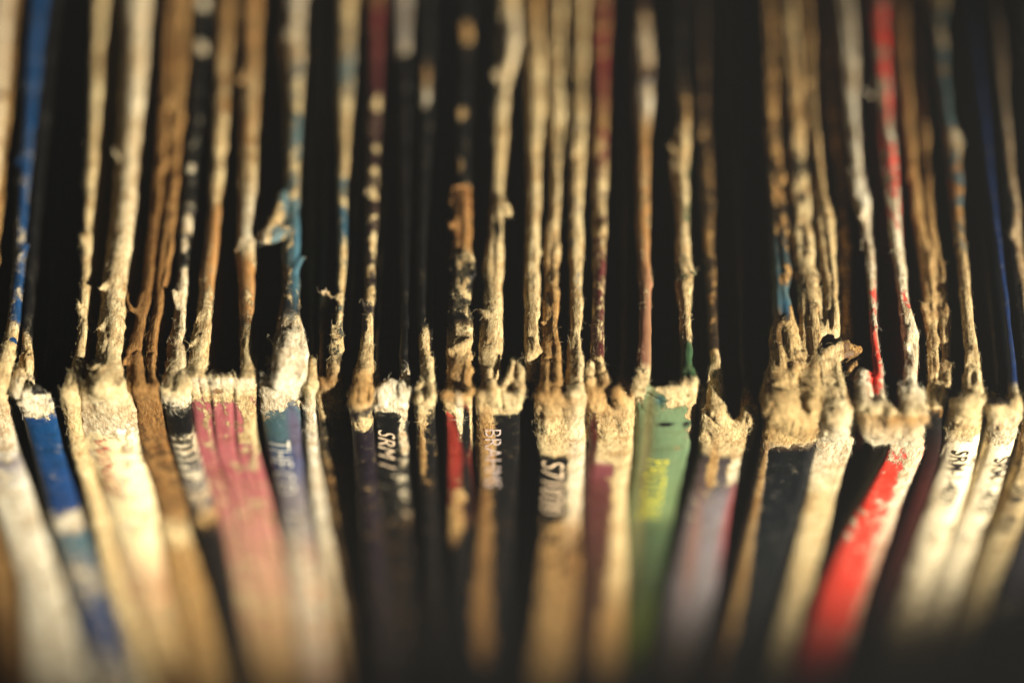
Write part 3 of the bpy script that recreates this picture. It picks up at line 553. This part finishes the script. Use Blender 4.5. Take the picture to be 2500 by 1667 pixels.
sleeve(label='sleeve with a thin royal blue edge and the middle numbered cream spine', c=990, h=.2,
  L=dict(p=[(0, 2362, 2377), (286, 2394, 2411), (560, 2423, 2438), (740, 2446, 2464), (960, 2466, 2486)]),
  R=dict(p=[(0, 2330, 2342), (560, 2388, 2400), (960, 2424, 2440)], h=-2.6, e=940),
  spine=[(990, 2412, 2494), (1040, 2412, 2488), (1106, 2403, 2468), (1213, 2363, 2433), (1425, 2267, 2352), (1667, 2200, 2276)], bulge=.6,
  zL=[(0, (26, 44, 80), .03, OFFW), (560, (26, 48, 90), .06, OFFW), (930, (26, 48, 90), .1, OFFW), (965, CREAM, 1, CREAM)], zR=[(0, (40, 34, 26), .1, BROWN), (990, (44, 38, 28), .3, BROWN)],
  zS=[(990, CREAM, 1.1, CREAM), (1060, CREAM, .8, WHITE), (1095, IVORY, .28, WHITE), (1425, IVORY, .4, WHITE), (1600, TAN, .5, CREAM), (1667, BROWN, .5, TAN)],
  add=[[(2478, 985, .3, .8), (2484, 1020, .3, .9), (2462, 1055, .3, .9)], [(2430, 1000, .2, 1.2), (2440, 1050, .2, 1.4)]], cut=[[(2448, 990, .8, .4), (2440, 1004, 1.2, .3)]],
  text=[('SRM-1-4039', 2449, 1112, 1246, 38, (34, 30, 26), -.3, 0)])

sleeve(label='rightmost of the three numbered cream spines, its corner cut off by the frame', c=1000, h=0,
  L=dict(p=[(0, 2420, 2438), (286, 2443, 2465), (560, 2469, 2494), (760, 2490, 2516), (995, 2512, 2548)]),
  R=None, spine=[(1000, 2506, 2580), (1100, 2490, 2560), (1170, 2472, 2536), (1255, 2440, 2508), (1425, 2363, 2441), (1667, 2272, 2352)], bulge=.5,
  zL=[(0, DKBR, .7, (190, 170, 140)), (1000, DKBR, .8, (200, 180, 140))],
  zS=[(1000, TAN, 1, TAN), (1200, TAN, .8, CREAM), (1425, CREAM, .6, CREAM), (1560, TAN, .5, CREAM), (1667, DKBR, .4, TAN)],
  text=[('SRM-1-4039', 2496, 1180, 1296, 38, (30, 24, 20), -.2, 0)])

sleeve(label='dark grey sleeve peeking in at the bottom right corner of the photo', c=1000, h=0,
  L=dict(p=[(0, 2484, 2524), (286, 2500, 2540), (560, 2530, 2570), (995, 2580, 2620)]),
  R=None, spine=[(1000, 2590, 2660), (1213, 2520, 2596), (1340, 2476, 2560), (1425, 2446, 2530), (1667, 2358, 2440)],
  zL=[(0, BLACK, .6, OFFW), (280, BLACK, .2, OFFW), (995, BLACK, .3, OFFW)],
  zS=[(1000, BLACK, .5, OFFW), (1213, (60, 58, 66), .2, OFFW), (1425, (74, 72, 80), .1, OFFW), (1490, (80, 78, 84), .5, CREAM), (1560, (60, 58, 62), .1, OFFW), (1667, (40, 38, 38), .1, OFFW)])

# ------------------------------------------------------------------ builder
INK = {}
def capsule(X, Y, Z, A, ra, B, rb):
    ab = B - A
    px = X - A[0]; py = Y - A[1]; pz = Z - A[2]
    t = np.clip((px * ab[0] + py * ab[1] + pz * ab[2]) / (ab @ ab + 1e-9), 0, 1)
    d = np.sqrt((px - ab[0] * t) ** 2 + (py - ab[1] * t) ** 2 + (pz - ab[2] * t) ** 2)
    return d - (ra + (rb - ra) * t)

def mesh_object(name, V, Q, normals, attrs, parent, mat):
    me = bpy.data.meshes.new(name)
    me.vertices.add(len(V)); me.vertices.foreach_set('co', (V * MM).astype(np.float32).ravel())
    me.loops.add(Q.size); me.loops.foreach_set('vertex_index', Q.astype(np.int32).ravel())
    me.polygons.add(len(Q)); me.polygons.foreach_set('loop_start', np.arange(0, Q.size, 4, dtype=np.int32))
    me.update(calc_edges=True)
    me.polygons.foreach_set('use_smooth', np.ones(len(Q), bool))
    for nm, (typ, arr) in attrs.items():
        a = me.attributes.new(nm, typ, 'POINT')
        a.data.foreach_set('color' if typ == 'FLOAT_COLOR' else 'value', arr.astype(np.float32).ravel())
    if normals is not None:
        me.normals_split_custom_set_from_vertices(normals.tolist())
    me.materials.append(mat)
    ob = bpy.data.objects.new(name, me); scn.collection.objects.link(ob); ob.parent = parent
    return ob

def build_sleeve(sp, seed):
    rs = np.random.RandomState(100 + seed)
    h0 = sp['h']; c = sp['c']
    y0 = on_top(1250, c, h0)[1]
    corner_s = 0.0
    def to_xs(px, py):                       # photograph point -> (x, arc position s)
        if py <= c:
            p = on_top(px, py, h0); return p[0], p[1] - y0
        p = on_front(px, py, y0); return p[0], p[2] - h0
    def to3(px, py, off):
        if py <= c:
            p = on_top(px, py, h0); return p + np.array([0, 0, off - .2])
        p = on_front(px, py, y0); return p + np.array([0, -off + .2, 0])
    # strips
    strips = []
    for key in ('L', 'R'):
        st = sp.get(key)
        if not st: continue
        h = h0 + st.get('h', 0)
        ys, xc, aw = [], [], []
        for py, xl, xr in st['p']:
            a = on_top(xl, py, h); b = on_top(xr, py, h)
            ys.append(a[1]); xc.append((a[0] + b[0]) / 2); aw.append(max(.22, (b[0] - a[0]) / 2))
        ye = on_top(1250, st['e'], h)[1] if 'e' in st else None
        strips.append(dict(key=key, h=h, ys=ys, xc=xc, aw=aw, ye=ye))
    zs_, sc, sw = [], [], []
    for py, xl, xr in sp['spine']:
        a = on_front(xl, py, y0); b = on_front(xr, py, y0)
        zs_.append(a[2]); sc.append((a[0] + b[0]) / 2); sw.append((b[0] - a[0]) / 2)
    # grid
    allx = [x + a for s in strips for x, a in zip(s['xc'], s['aw'])] + [x - a for s in strips for x, a in zip(s['xc'], s['aw'])] \
        + [x + a for x, a in zip(sc, sw)] + [x - a for x, a in zip(sc, sw)]
    for ch in sp.get('add', []):
        for px, py, off, r in ch:
            q = to3(px, py, off); allx += [q[0] - r, q[0] + r]
    xs = np.arange(min(allx) - 1.0, max(allx) + 1.0, .21)
    ys = graded(y0 - 2.6, y0 - 2.6, y0 + 6.0, y0 + 66, .21, .55)
    zs = graded(h0 - 92, h0 - 5.0, h0 + 2.4, h0 + 2.4, .21, .55)
    F = np.full((len(xs), len(ys), len(zs)), 1.0, np.float32)
    shift_z = lambda Z: smooth_interp(Z, zs_, sc, 2.0) - np.interp(h0, sorted(zs_), [v for _, v in sorted(zip(zs_, sc))])
    def ev(X, Y, Z):
        d = None
        wx = rs2.get('wob')
        yfront = y0 + 0 * Z
        corner_r = 1.0
        for st in strips:
            xc = smooth_interp(Y, st['ys'], st['xc'], 1.0) + .14 * vnoise(Y * .55, 0 * Y, 0 * Y + .5, seed + ord(st['key'][0]))
            a = smooth_interp(Y, st['ys'], st['aw'], .8) * (1 + .22 * vnoise(Y * .7, 0 * Y + 3.3, 0 * Y, seed + 9))
            a = np.maximum(a, .2)
            Xc = xc + shift_z(Z)
            # below the rim the board itself is thinner than its swollen edge
            a2 = np.where(Z < st['h'] - 1.2, np.minimum(a, np.maximum(.45, a * .8)), a)
            hh = st['h'] + .30 * vnoise(Y * .33, 0 * Y + 1.7, 0 * Y, seed + 3 + ord(st['key'][0]))
            kk = seed * 2 + (st['key'] == 'R'); ply = sp.get('ply', .22)
            # torn card: left and right margins chip independently, plies part along the middle, the crest leans
            side = np.where(X > Xc, 1.7, 6.1)
            a2 = a2 * (1 + (.16 + .26 * ply) * vnoise(Y * .30 + side, side + 0 * Y, 0 * Y + .3, kk) + (.12 + .2 * ply) * vnoise(Y * .95 + side, side + 0 * Y, 0 * Y + .9, kk))
            u = (X - Xc) / a
            wr = .35 + .65 * np.clip(np.interp(Y - y0, tabs[st['key']][0], tabs[st['key']][2]), 0, 1)
            hh = hh + wr * a * (sp.get('tilt', .30) + (.3 + .4 * ply) * vnoise(Y * .13, 0 * Y + 8.8, 0 * Y, kk + 40)) * np.clip(u, -1, 1)
            ug = .9 * vnoise(Y * .10, 0 * Y + 2.2, 0 * Y, kk + 60)
            hh = hh - wr * ply * np.clip(.55 + 1.6 * vnoise(Y * .16, 0 * Y + 4.4, 0 * Y, kk + 80), 0, 1) * np.minimum(a, .9) * .55 * np.exp(-((u - ug) / .22) ** 2)
            r = np.minimum(a * (.95 - .2 * ply), 1.5)
            yf = yfront if st['ye'] is None else np.full_like(yfront, st['ye'])
            qx = np.abs(X - Xc) - a2 + r; qz = Z - hh + r; qy = yf - Y + r
            q = np.sqrt(np.maximum(qx, 0) ** 2 + np.maximum(qz, 0) ** 2 + np.maximum(qy, 0) ** 2) \
                + np.minimum(np.maximum(np.maximum(qx, qz), qy), 0) - r
            d = q if d is None else smin(d, q, .35)
        # spine
        S_c = smooth_interp(Z, zs_, sc, 1.6); S_w = smooth_interp(Z, zs_, sw, 1.6)
        u = np.clip((X - S_c) / S_w, -1.2, 1.2)
        t = .95
        bulge = sp.get('bulge', .35)
        fr = y0 - bulge * (1 - u * u) + bulge * .5
        for rg in sp.get('ridges', []):
            fr = fr + .22 * np.exp(-((u * .5 + .5 - rg) / .035) ** 2) - .10 * np.exp(-((u * .5 + .5 - rg - .07) / .05) ** 2)
        r = np.minimum(.46, S_w * .8)
        hs = h0 - .1 - sp.get('notch', 0) * (1 - np.abs(u) ** 3).clip(0, 1)
        qx = np.abs(X - S_c) - S_w + r; qy = np.abs(Y - fr - t / 2) - t / 2 + r; qz = Z - hs + r
        q = np.sqrt(np.maximum(qx, 0) ** 2 + np.maximum(qy, 0) ** 2 + np.maximum(qz, 0) ** 2) \
            + np.minimum(np.maximum(np.maximum(qx, qy), qz), 0) - r
        d = smin(d, q, .5)
        # inner side walls of the sleeve just behind the spine
        for sg in (-1, 1):
            qx = np.abs(X - (S_c + sg * (S_w - .42))) - .42; qy = np.abs(Y - y0 - 3.5) - 3.2; qz = Z - (h0 - 5.0)
            d = np.minimum(d, np.maximum(np.maximum(qx, qy), qz))
        return d
    rs2 = {}
    arc_y = ys - y0
    zS = sp['zS']; zT = sp.get('zL')
    def zone_tab(zn):
        s = []; pr = []; we = []; pa = []
        for py, p, w, q in zn:
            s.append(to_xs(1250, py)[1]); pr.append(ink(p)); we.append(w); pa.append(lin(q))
        o = np.argsort(s)
        return np.array(s)[o], np.array(pr)[o], np.array(we)[o], np.array(pa)[o]
    tabs = {'S': zone_tab(zS)}
    for k in ('L', 'R'):
        if sp.get('z' + k): tabs[k] = zone_tab(sp['z' + k])
    def wear_s(s):
        a = np.interp(s, tabs['S'][0], tabs['S'][2]); b = np.interp(s, tabs['L'][0], tabs['L'][2])
        return np.where(s < 0, a, b)
    adds = [[(to3(px, py, off), r) for px, py, off, r in [(a_, b_, c_ * .6 - (.3 if d_ > .7 else 0), d_ * .72) for a_, b_, c_, d_ in ch]] for ch in sp.get('add', [])]
    cuts = [[(to3(px, py, off), r) for px, py, off, r in ch] for ch in sp.get('cut', [])]
    for st in strips:                        # little tags of card torn loose along the margins
        tab = tabs[st['key']]
        for _ in range(4):
            yv = y0 + rs.uniform(1.5, 46)
            if st['ye'] is not None and yv < st['ye'] + .5: continue
            wv_ = float(np.interp(yv - y0, tab[0], tab[2]))
            if wv_ < .3 or rs.rand() > wv_ + .2 or st['h'] < h0 - 1.5: continue
            xc_ = float(smooth_interp(np.array(yv), st['ys'], st['xc'], 1.0)); a_ = float(smooth_interp(np.array(yv), st['ys'], st['aw'], 1.0))
            sd = rs.choice([-1, 1]); l_ = rs.uniform(.0, .22); dy = rs.uniform(.8, 2.2) * rs.choice([-1, 1])
            A = np.array([xc_ + sd * a_ * .5, yv, st['h'] - rs.uniform(.1, .5)])
            B = np.array([xc_ + sd * (a_ + l_), yv + dy, st['h'] - rs.uniform(-.25, .6)])
            adds.append([(A, rs.uniform(.22, .32)), (B, rs.uniform(.16, .24))])
    jt = int(np.searchsorted(ys, y0 + 7.0)); kt = int(np.searchsorted(zs, h0 - 6.0))
    for (ja, jb, ka, kb) in ((0, len(ys), kt, len(zs)), (0, jt, 0, kt)):
        X = xs[:, None, None]; Y = ys[None, ja:jb, None]; Z = zs[None, None, ka:kb]
        d = ev(X, Y, Z)
        d = np.broadcast_to(d, (len(xs), jb - ja, kb - ka)).copy()
        Xf, Yf, Zf = np.broadcast_arrays(X, Y, Z)
        for chain, sub in [(q, False) for q in adds] + [(q, True) for q in cuts]:
            P = np.array([p for p, _ in chain]); R = max(r for _, r in chain) + 1.2
            lo = P.min(0) - R; hi = P.max(0) + R
            i0, i1 = np.searchsorted(xs, [lo[0], hi[0]]); j0, j1 = np.searchsorted(ys[ja:jb], [lo[1], hi[1]]); k0, k1 = np.searchsorted(zs[ka:kb], [lo[2], hi[2]])
            if i1 <= i0 or j1 <= j0 or k1 <= k0: continue
            sl = (slice(i0, i1), slice(j0, j1), slice(k0, k1))
            q = None
            prs = list(zip(chain[:-1], chain[1:])) or [(chain[0], chain[0])]
            for (A, ra), (B, rb) in prs:
                v = capsule(Xf[sl], Yf[sl], Zf[sl], A, ra, B, rb)
                q = v if q is None else np.minimum(q, v)
            d[sl] = -smin(-d[sl], q, .12) if sub else smin(d[sl], q, .5)
        # rough, pulpy surface; strongest where the card is worn through
        s = (Yf - y0) - (h0 - Zf)
        w = np.clip(wear_s(np.where((Yf - y0) < (h0 - Zf), Zf - h0, Yf - y0)), 0, 1)
        near = np.abs(d) < 1.2
        xn, yn, zn, wn = Xf[near], Yf[near], Zf[near], w[near]
        cr = np.exp(-(((yn - y0) / 6) ** 2 + ((zn - h0) / 6) ** 2))
        n = .40 * vnoise(xn * .30, yn * .20, zn * .20, seed) * (.25 + .75 * np.maximum(wn, cr)) \
            + .16 * vnoise(xn * .9, yn * .55, zn * .55, seed + 1) * (.12 + .88 * wn) * (1 + .7 * cr) \
            + .09 * vnoise(xn * 2.2, yn * 1.2, zn * 1.2, seed + 2) * (.06 + .94 * wn) * (1 + .4 * cr)
        # creases running along the card, and tears across the worn corner
        cz = np.abs(vnoise(xn * .9, yn * .35, zn * .35, seed + 5))
        n = n + (.12 + .14 * cr) * np.exp(-(cz / .035) ** 2) * np.clip(wn + cr - .25, 0, 1)
        rd = np.abs(vnoise(xn * .75, yn * .55, zn * .55, seed + 11)); rd2 = np.abs(vnoise(xn * 1.5, yn * 1.0, zn * 1.0, seed + 12))
        n = n + np.clip(wn, 0, 1) * (.25 + .75 * cr) * (.07 * np.clip(.11 - rd, 0, 1) / .11 + .06 * np.clip(.12 - rd2, 0, 1) / .12 - .02)
        d[near] += n
        F[:, ja:jb, ka:kb] = d
    F[0] = 1; F[-1] = 1; F[:, 0] = 1; F[:, -1] = 1; F[:, :, 0] = 1; F[:, :, -1] = 1
    V, Q = surface_nets(F, xs, ys, zs)
    # ---- normals from quads
    e1 = V[Q[:, 2]] - V[Q[:, 0]]; e2 = V[Q[:, 3]] - V[Q[:, 1]]
    fn = np.cross(e1, e2)
    vn = np.zeros_like(V)
    for q in range(4): np.add.at(vn, Q[:, q], fn)
    vn /= np.linalg.norm(vn, axis=1)[:, None] + 1e-12
    # ---- attributes
    x, y, z = V.T
    front = (y - y0) < (h0 - z)
    s = np.where(front, z - h0, y - y0)
    pr = np.zeros((len(V), 3)); pa = np.zeros((len(V), 3)); we = np.zeros(len(V))
    dist = []
    for st in strips:
        dist.append(np.abs(x - smooth_interp(y, st['ys'], st['xc'], 1.0) - shift_z(z)) - smooth_interp(y, st['ys'], st['aw'], 1.0))
    which = np.argmin(np.array(dist), 0)
    def fill(sel, tab):
        for q in range(3):
            pr[sel, q] = np.interp(s[sel], tab[0], tab[1][:, q]); pa[sel, q] = np.interp(s[sel], tab[0], tab[3][:, q])
        we[sel] = np.interp(s[sel], tab[0], tab[2])
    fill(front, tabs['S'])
    for i, st in enumerate(strips):
        fill((~front) & (which == i), tabs.get(st['key'], tabs['L']))
    for px, py, rx, ry, dd in sp.get('patch', []):
        xa, sa = to_xs(px, py); xb, _ = to_xs(px + rx, py); _, sb = to_xs(px, py - ry); _, sb2 = to_xs(px, py + ry)
        g = np.exp(-(((x - xa) / (xb - xa)) ** 2 + ((s - sa) / (abs(sb - sb2) / 2)) ** 2) * 1.1)
        g = np.clip(g * 1.5, 0, 1)
        if 'wear' in dd: we = we * (1 - g) + dd['wear'] * g
        if 'print' in dd: pr = pr * (1 - g[:, None]) + ink(dd['print']) * g[:, None]
        if 'paper' in dd: pa = pa * (1 - g[:, None]) + lin(dd['paper']) * g[:, None]
    # deep inside the sleeve the print is whole
    depth = np.minimum(h0 - z, y - y0)
    inside = np.clip((depth - 1.5) / 2.5, 0, 1)
    we = we * (1 - .55 * inside)
    if 'flank' in sp:  # near-black painted on inner faces and flanks as the shade of the gap
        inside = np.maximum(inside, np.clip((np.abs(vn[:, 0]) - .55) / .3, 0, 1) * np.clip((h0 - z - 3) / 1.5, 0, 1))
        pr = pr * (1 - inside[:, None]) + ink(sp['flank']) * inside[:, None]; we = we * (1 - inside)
    # ---- split into parts
    root = bpy.data.objects.new('record_sleeve', None); scn.collection.objects.link(root)
    root.empty_display_size = .01
    bx = float(np.mean(sc)); root.location = (bx * MM, (y0 + 150) * MM, -SLEEVE * MM)
    root['label'] = sp['label']; root['category'] = 'record sleeve'; root['group'] = 'worn record sleeves standing in a row'
    off = np.array([bx, y0 + 150, -SLEEVE])
    cq = V[Q].mean(1)
    fq = (cq[:, 1] - y0) < (h0 - cq[:, 2])
    rc = np.hypot(np.maximum(cq[:, 1] - y0, 0), np.minimum(cq[:, 2] - h0, 0))
    lab = np.where(rc < 3.2, 1, np.where(fq & (cq[:, 1] - y0 < 1.6), 0, 2 + which[Q[:, 0]]))
    names = ['spine', 'worn_corner'] + ['cover_edge' for _ in strips]
    spine_ob = None
    for li, nm in enumerate(names):
        qq = Q[lab == li]
        if not len(qq): continue
        used, inv = np.unique(qq, return_inverse=True)
        qq = inv.reshape(qq.shape)
        vv = V[used] - off; nn = vn[used]
        A4 = lambda a: np.concatenate([a[used], np.ones((len(used), 1))], 1)
        P_, Pa_, We_ = A4(pr), A4(pa), we[used]
        if li >= 2:                                  # the rest of the cover board, plain and coarse
            st = strips[li - 2]
            yy = np.array([y0 + 5.5, y0 + 20, y0 + 40, y0 + 64, y0 + SLEEVE])
            zz = np.array([st['h'] - 4.5, -40., -91., -SLEEVE])
            xcb = smooth_interp(yy, st['ys'], st['xc'], 1.0); ab = np.minimum(smooth_interp(yy, st['ys'], st['aw'], 1.0) * .6, .8)
            gv = []; gq = []
            for side in (-1, 1):
                b0 = len(gv)
                for j, yv in enumerate(yy):
                    for k, zv in enumerate(zz):
                        zt = st['h'] - 4.5 if k == 0 else zv
                        if k == 0 and j == len(yy) - 1: zt = st['h'] - .3
                        gv.append((xcb[j] + side * ab[j] + float(shift_z(np.array(zt))), yv, zt))
                for j in range(len(yy) - 1):
                    for k in range(len(zz) - 1):
                        q4 = [b0 + j * 4 + k, b0 + (j + 1) * 4 + k, b0 + (j + 1) * 4 + k + 1, b0 + j * 4 + k + 1]
                        gq.append(q4 if side < 0 else q4[::-1])
            n1 = 20
            for j in range(4):
                gq.append([j * 4, 20 + j * 4, 20 + (j + 1) * 4, (j + 1) * 4])
            for k in range(3):
                gq.append([k, k + 1, 20 + k + 1, 20 + k]); gq.append([16 + k, 20 + 16 + k, 20 + 16 + k + 1, 16 + k + 1])
            gv = np.array(gv) - off; nb = len(vv)
            tab = tabs.get(st['key'], tabs['L'])
            vv = np.concatenate([vv, gv]); qq = np.concatenate([qq, np.array(gq) + nb])
            gn = np.zeros_like(gv); gn[:20, 0] = -1; gn[20:, 0] = 1
            nn = np.concatenate([nn, gn])
            m = len(gv)
            P_ = np.concatenate([P_, np.tile(np.append(tab[1].mean(0), 1), (m, 1))])
            Pa_ = np.concatenate([Pa_, np.tile(np.append(tab[3].mean(0), 1), (m, 1))]); We_ = np.concatenate([We_, np.full(m, .1)])
        if li == 0:                                  # lower run of the spine down to the shelf
            zb = h0 - 91; w = float(smooth_interp(np.array(zb), zs_, sw, 1)); cx = float(smooth_interp(np.array(zb), zs_, sc, 1))
            bxv = np.array([(cx + i * w * .94, y0 + j, k) for k in (zb, -SLEEVE) for i, j in ((-1, .1), (1, .1), (1, 1.0), (-1, 1.0))]) - off
            bq = np.array([[0, 1, 5, 4], [1, 2, 6, 5], [2, 3, 7, 6], [3, 0, 4, 7]]) + len(vv)
            vv = np.concatenate([vv, bxv]); qq = np.concatenate([qq, bq]); nn = np.concatenate([nn, np.tile([0, -1., 0], (8, 1))])
            tab = tabs['S']
            P_ = np.concatenate([P_, np.tile(np.append(tab[1][0], 1), (8, 1))]); Pa_ = np.concatenate([Pa_, np.tile(np.append(tab[3][0], 1), (8, 1))]); We_ = np.concatenate([We_, np.full(8, tab[2][0])])
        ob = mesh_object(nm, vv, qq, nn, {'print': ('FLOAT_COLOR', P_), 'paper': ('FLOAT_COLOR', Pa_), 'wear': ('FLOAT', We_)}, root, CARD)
        if li == 0: spine_ob = ob
    # ---- loose fibres standing off the worn card
    prob = np.clip(we - .25, 0, 1) * (depth < 2.0) * (y < y0 + 50) * (z > h0 - 40) * (vn[:, 2] - vn[:, 1] > -.3)
    prob = prob * (1 + 1.5 * np.exp(-((y - y0) ** 2 + (z - h0) ** 2) / 40)) * (.3 + np.clip(vnoise(x * .4, y * .3, z * .3, seed + 8) + .25, 0, 1) * 2)
    fz = sp.get('fuzz', 1.0); nf = int(min(4200 * fz, (300 + prob.sum() * .36) * fz))
    if prob.sum() > 0:
        ids = rs.choice(len(V), nf, p=prob / prob.sum())
        P0 = V[ids] - off; Nn = vn[ids]
        t1 = rs.randn(nf, 3); t1 -= Nn * (t1 * Nn).sum(1)[:, None]; t1 /= np.linalg.norm(t1, axis=1)[:, None]
        t1 = t1 * np.array([.45, 1, 1]); t1 /= np.linalg.norm(t1, axis=1)[:, None] + 1e-9
        t2 = np.cross(Nn, t1)
        ln = .25 + .65 * rs.rand(nf) ** 2.2; up = .03 + .34 * rs.rand(nf) ** 2.6; cu = rs.uniform(-1, 1, nf)
        pts = []
        for i in range(5):
            f = i / 4
            pts.append(P0 + t1 * (ln * f)[:, None] + Nn * (ln * up * math.sin(f * 2.2) - .02)[:, None] + t2 * (ln * cu * f * f * .7)[:, None])
        pts = np.stack(pts, 1)
        hc = bpy.data.hair_curves.new('paper_fibres')
        hc.add_curves([5] * nf)
        hc.attributes['position'].data.foreach_set('vector', (pts * MM).astype(np.float32).ravel())
        ra = hc.attributes.get('radius') or hc.attributes.new('radius', 'FLOAT', 'POINT')
        rad = np.repeat(rs.uniform(.005, .010, nf), 5).reshape(nf, 5) * np.array([1, 1, .9, .7, .35])
        ra.data.foreach_set('value', (rad * MM).astype(np.float32).ravel())
        ca = hc.attributes.new('paper', 'FLOAT_COLOR', 'CURVE')
        fc = np.concatenate([np.clip(pa[ids] * rs.uniform(.4, 1.1, (nf, 1)), 0, .9), np.ones((nf, 1))], 1)
        ca.data.foreach_set('color', fc.astype(np.float32).ravel())
        hc.materials.append(FIBRE)
        fo = bpy.data.objects.new('paper_fibres', hc); scn.collection.objects.link(fo); fo.parent = root; fo['kind'] = 'stuff'
    # ---- lettering
    for (txt, px, pya, pyb, hpx, rgb, worn, shear) in sp.get('text', []):
        bv = BVHTree.FromPolygons(V.tolist(), Q.tolist())
        fc = bpy.data.curves.new('t', 'FONT'); fc.body = txt; fc.size = 1.0; fc.resolution_u = 3; fc.shear = shear; fc.offset = -.008 if sum(rgb) > 300 else .002
        to = bpy.data.objects.new('t', fc); scn.collection.objects.link(to)
        dg = bpy.context.evaluated_depsgraph_get(); dg.update()
        tm = bpy.data.meshes.new_from_object(to.evaluated_get(dg))
        bpy.data.objects.remove(to)
        bm = bmesh.new(); bm.from_mesh(tm); bmesh.ops.triangulate(bm, faces=bm.faces[:])
        co = np.array([v.co[:] for v in bm.verts]); u0, u1 = co[:, 0].min(), co[:, 0].max(); cap = co[:, 1].max()
        A = on_front(px, pya, y0); B = on_front(px, pyb, y0)
        hm = abs(on_front(px + hpx, pya, y0)[0] - A[0])
        so = A[0] - float(smooth_interp(np.array(A[2]), zs_, sc, 1.6))
        for v in bm.verts:
            zz = A[2] + (B[2] - A[2]) * (v.co.x - u0) / (u1 - u0)
            v.co = Vector((float(smooth_interp(np.array(zz), zs_, sc, 1.6)) + so + (v.co.y / cap - .5) * hm, 0, zz))
        for _ in range(3):
            ee = [e for e in bm.edges if e.calc_length() > .35]
            if not ee: break
            bmesh.ops.subdivide_edges(bm, edges=ee, cuts=1); bmesh.ops.triangulate(bm, faces=bm.faces[:])
        for v in bm.verts:
            hit = bv.ray_cast(Vector((v.co.x, y0 - 8, v.co.z)), Vector((0, 1, 0)))
            yy = hit[0].y if hit[0] is not None and hit[0].y < y0 + 1.2 else y0
            v.co.y = yy - .11
            v.co -= Vector(off); v.co *= MM
        bmesh.ops.recalc_face_normals(bm, faces=bm.faces[:])
        bm.to_mesh(tm); bm.free()
        tm.name = 'spine_lettering'
        key = (rgb, worn)
        if key not in INK: INK[key] = ink_material('spine_ink', rgb, worn)
        tm.materials.clear(); tm.materials.append(INK[key])
        lo = bpy.data.objects.new('lettering', tm); scn.collection.objects.link(lo); lo.parent = spine_ob or root
    return root

for i, sp in enumerate(S):
    build_sleeve(sp, i)

# ------------------------------------------------------------------ added veil volume, put in only to lift the blacks
bm = bmesh.new(); bmesh.ops.create_cube(bm, size=1.0)
for v in bm.verts:
    v.co = Vector((v.co.x * .62, v.co.y * .90 + .08, v.co.z * .72 - .06))
hm_ = bpy.data.meshes.new('black_lift_volume'); bm.to_mesh(hm_); bm.free()
hz = bpy.data.objects.new('black_lift_volume', hm_); scn.collection.objects.link(hz); hz['kind'] = 'stuff'
am = bpy.data.materials.new('black_lift_medium'); am.use_nodes = True
am.node_tree.nodes.remove(am.node_tree.nodes['Principled BSDF'])
pv = am.node_tree.nodes.new('ShaderNodeVolumePrincipled'); pv.inputs['Density'].default_value = .13
pv.inputs['Color'].default_value = (.86, .9, .92, 1)
am.node_tree.links.new(pv.outputs[0], am.node_tree.nodes['Material Output'].inputs['Volume'])
hz.data.materials.append(am)
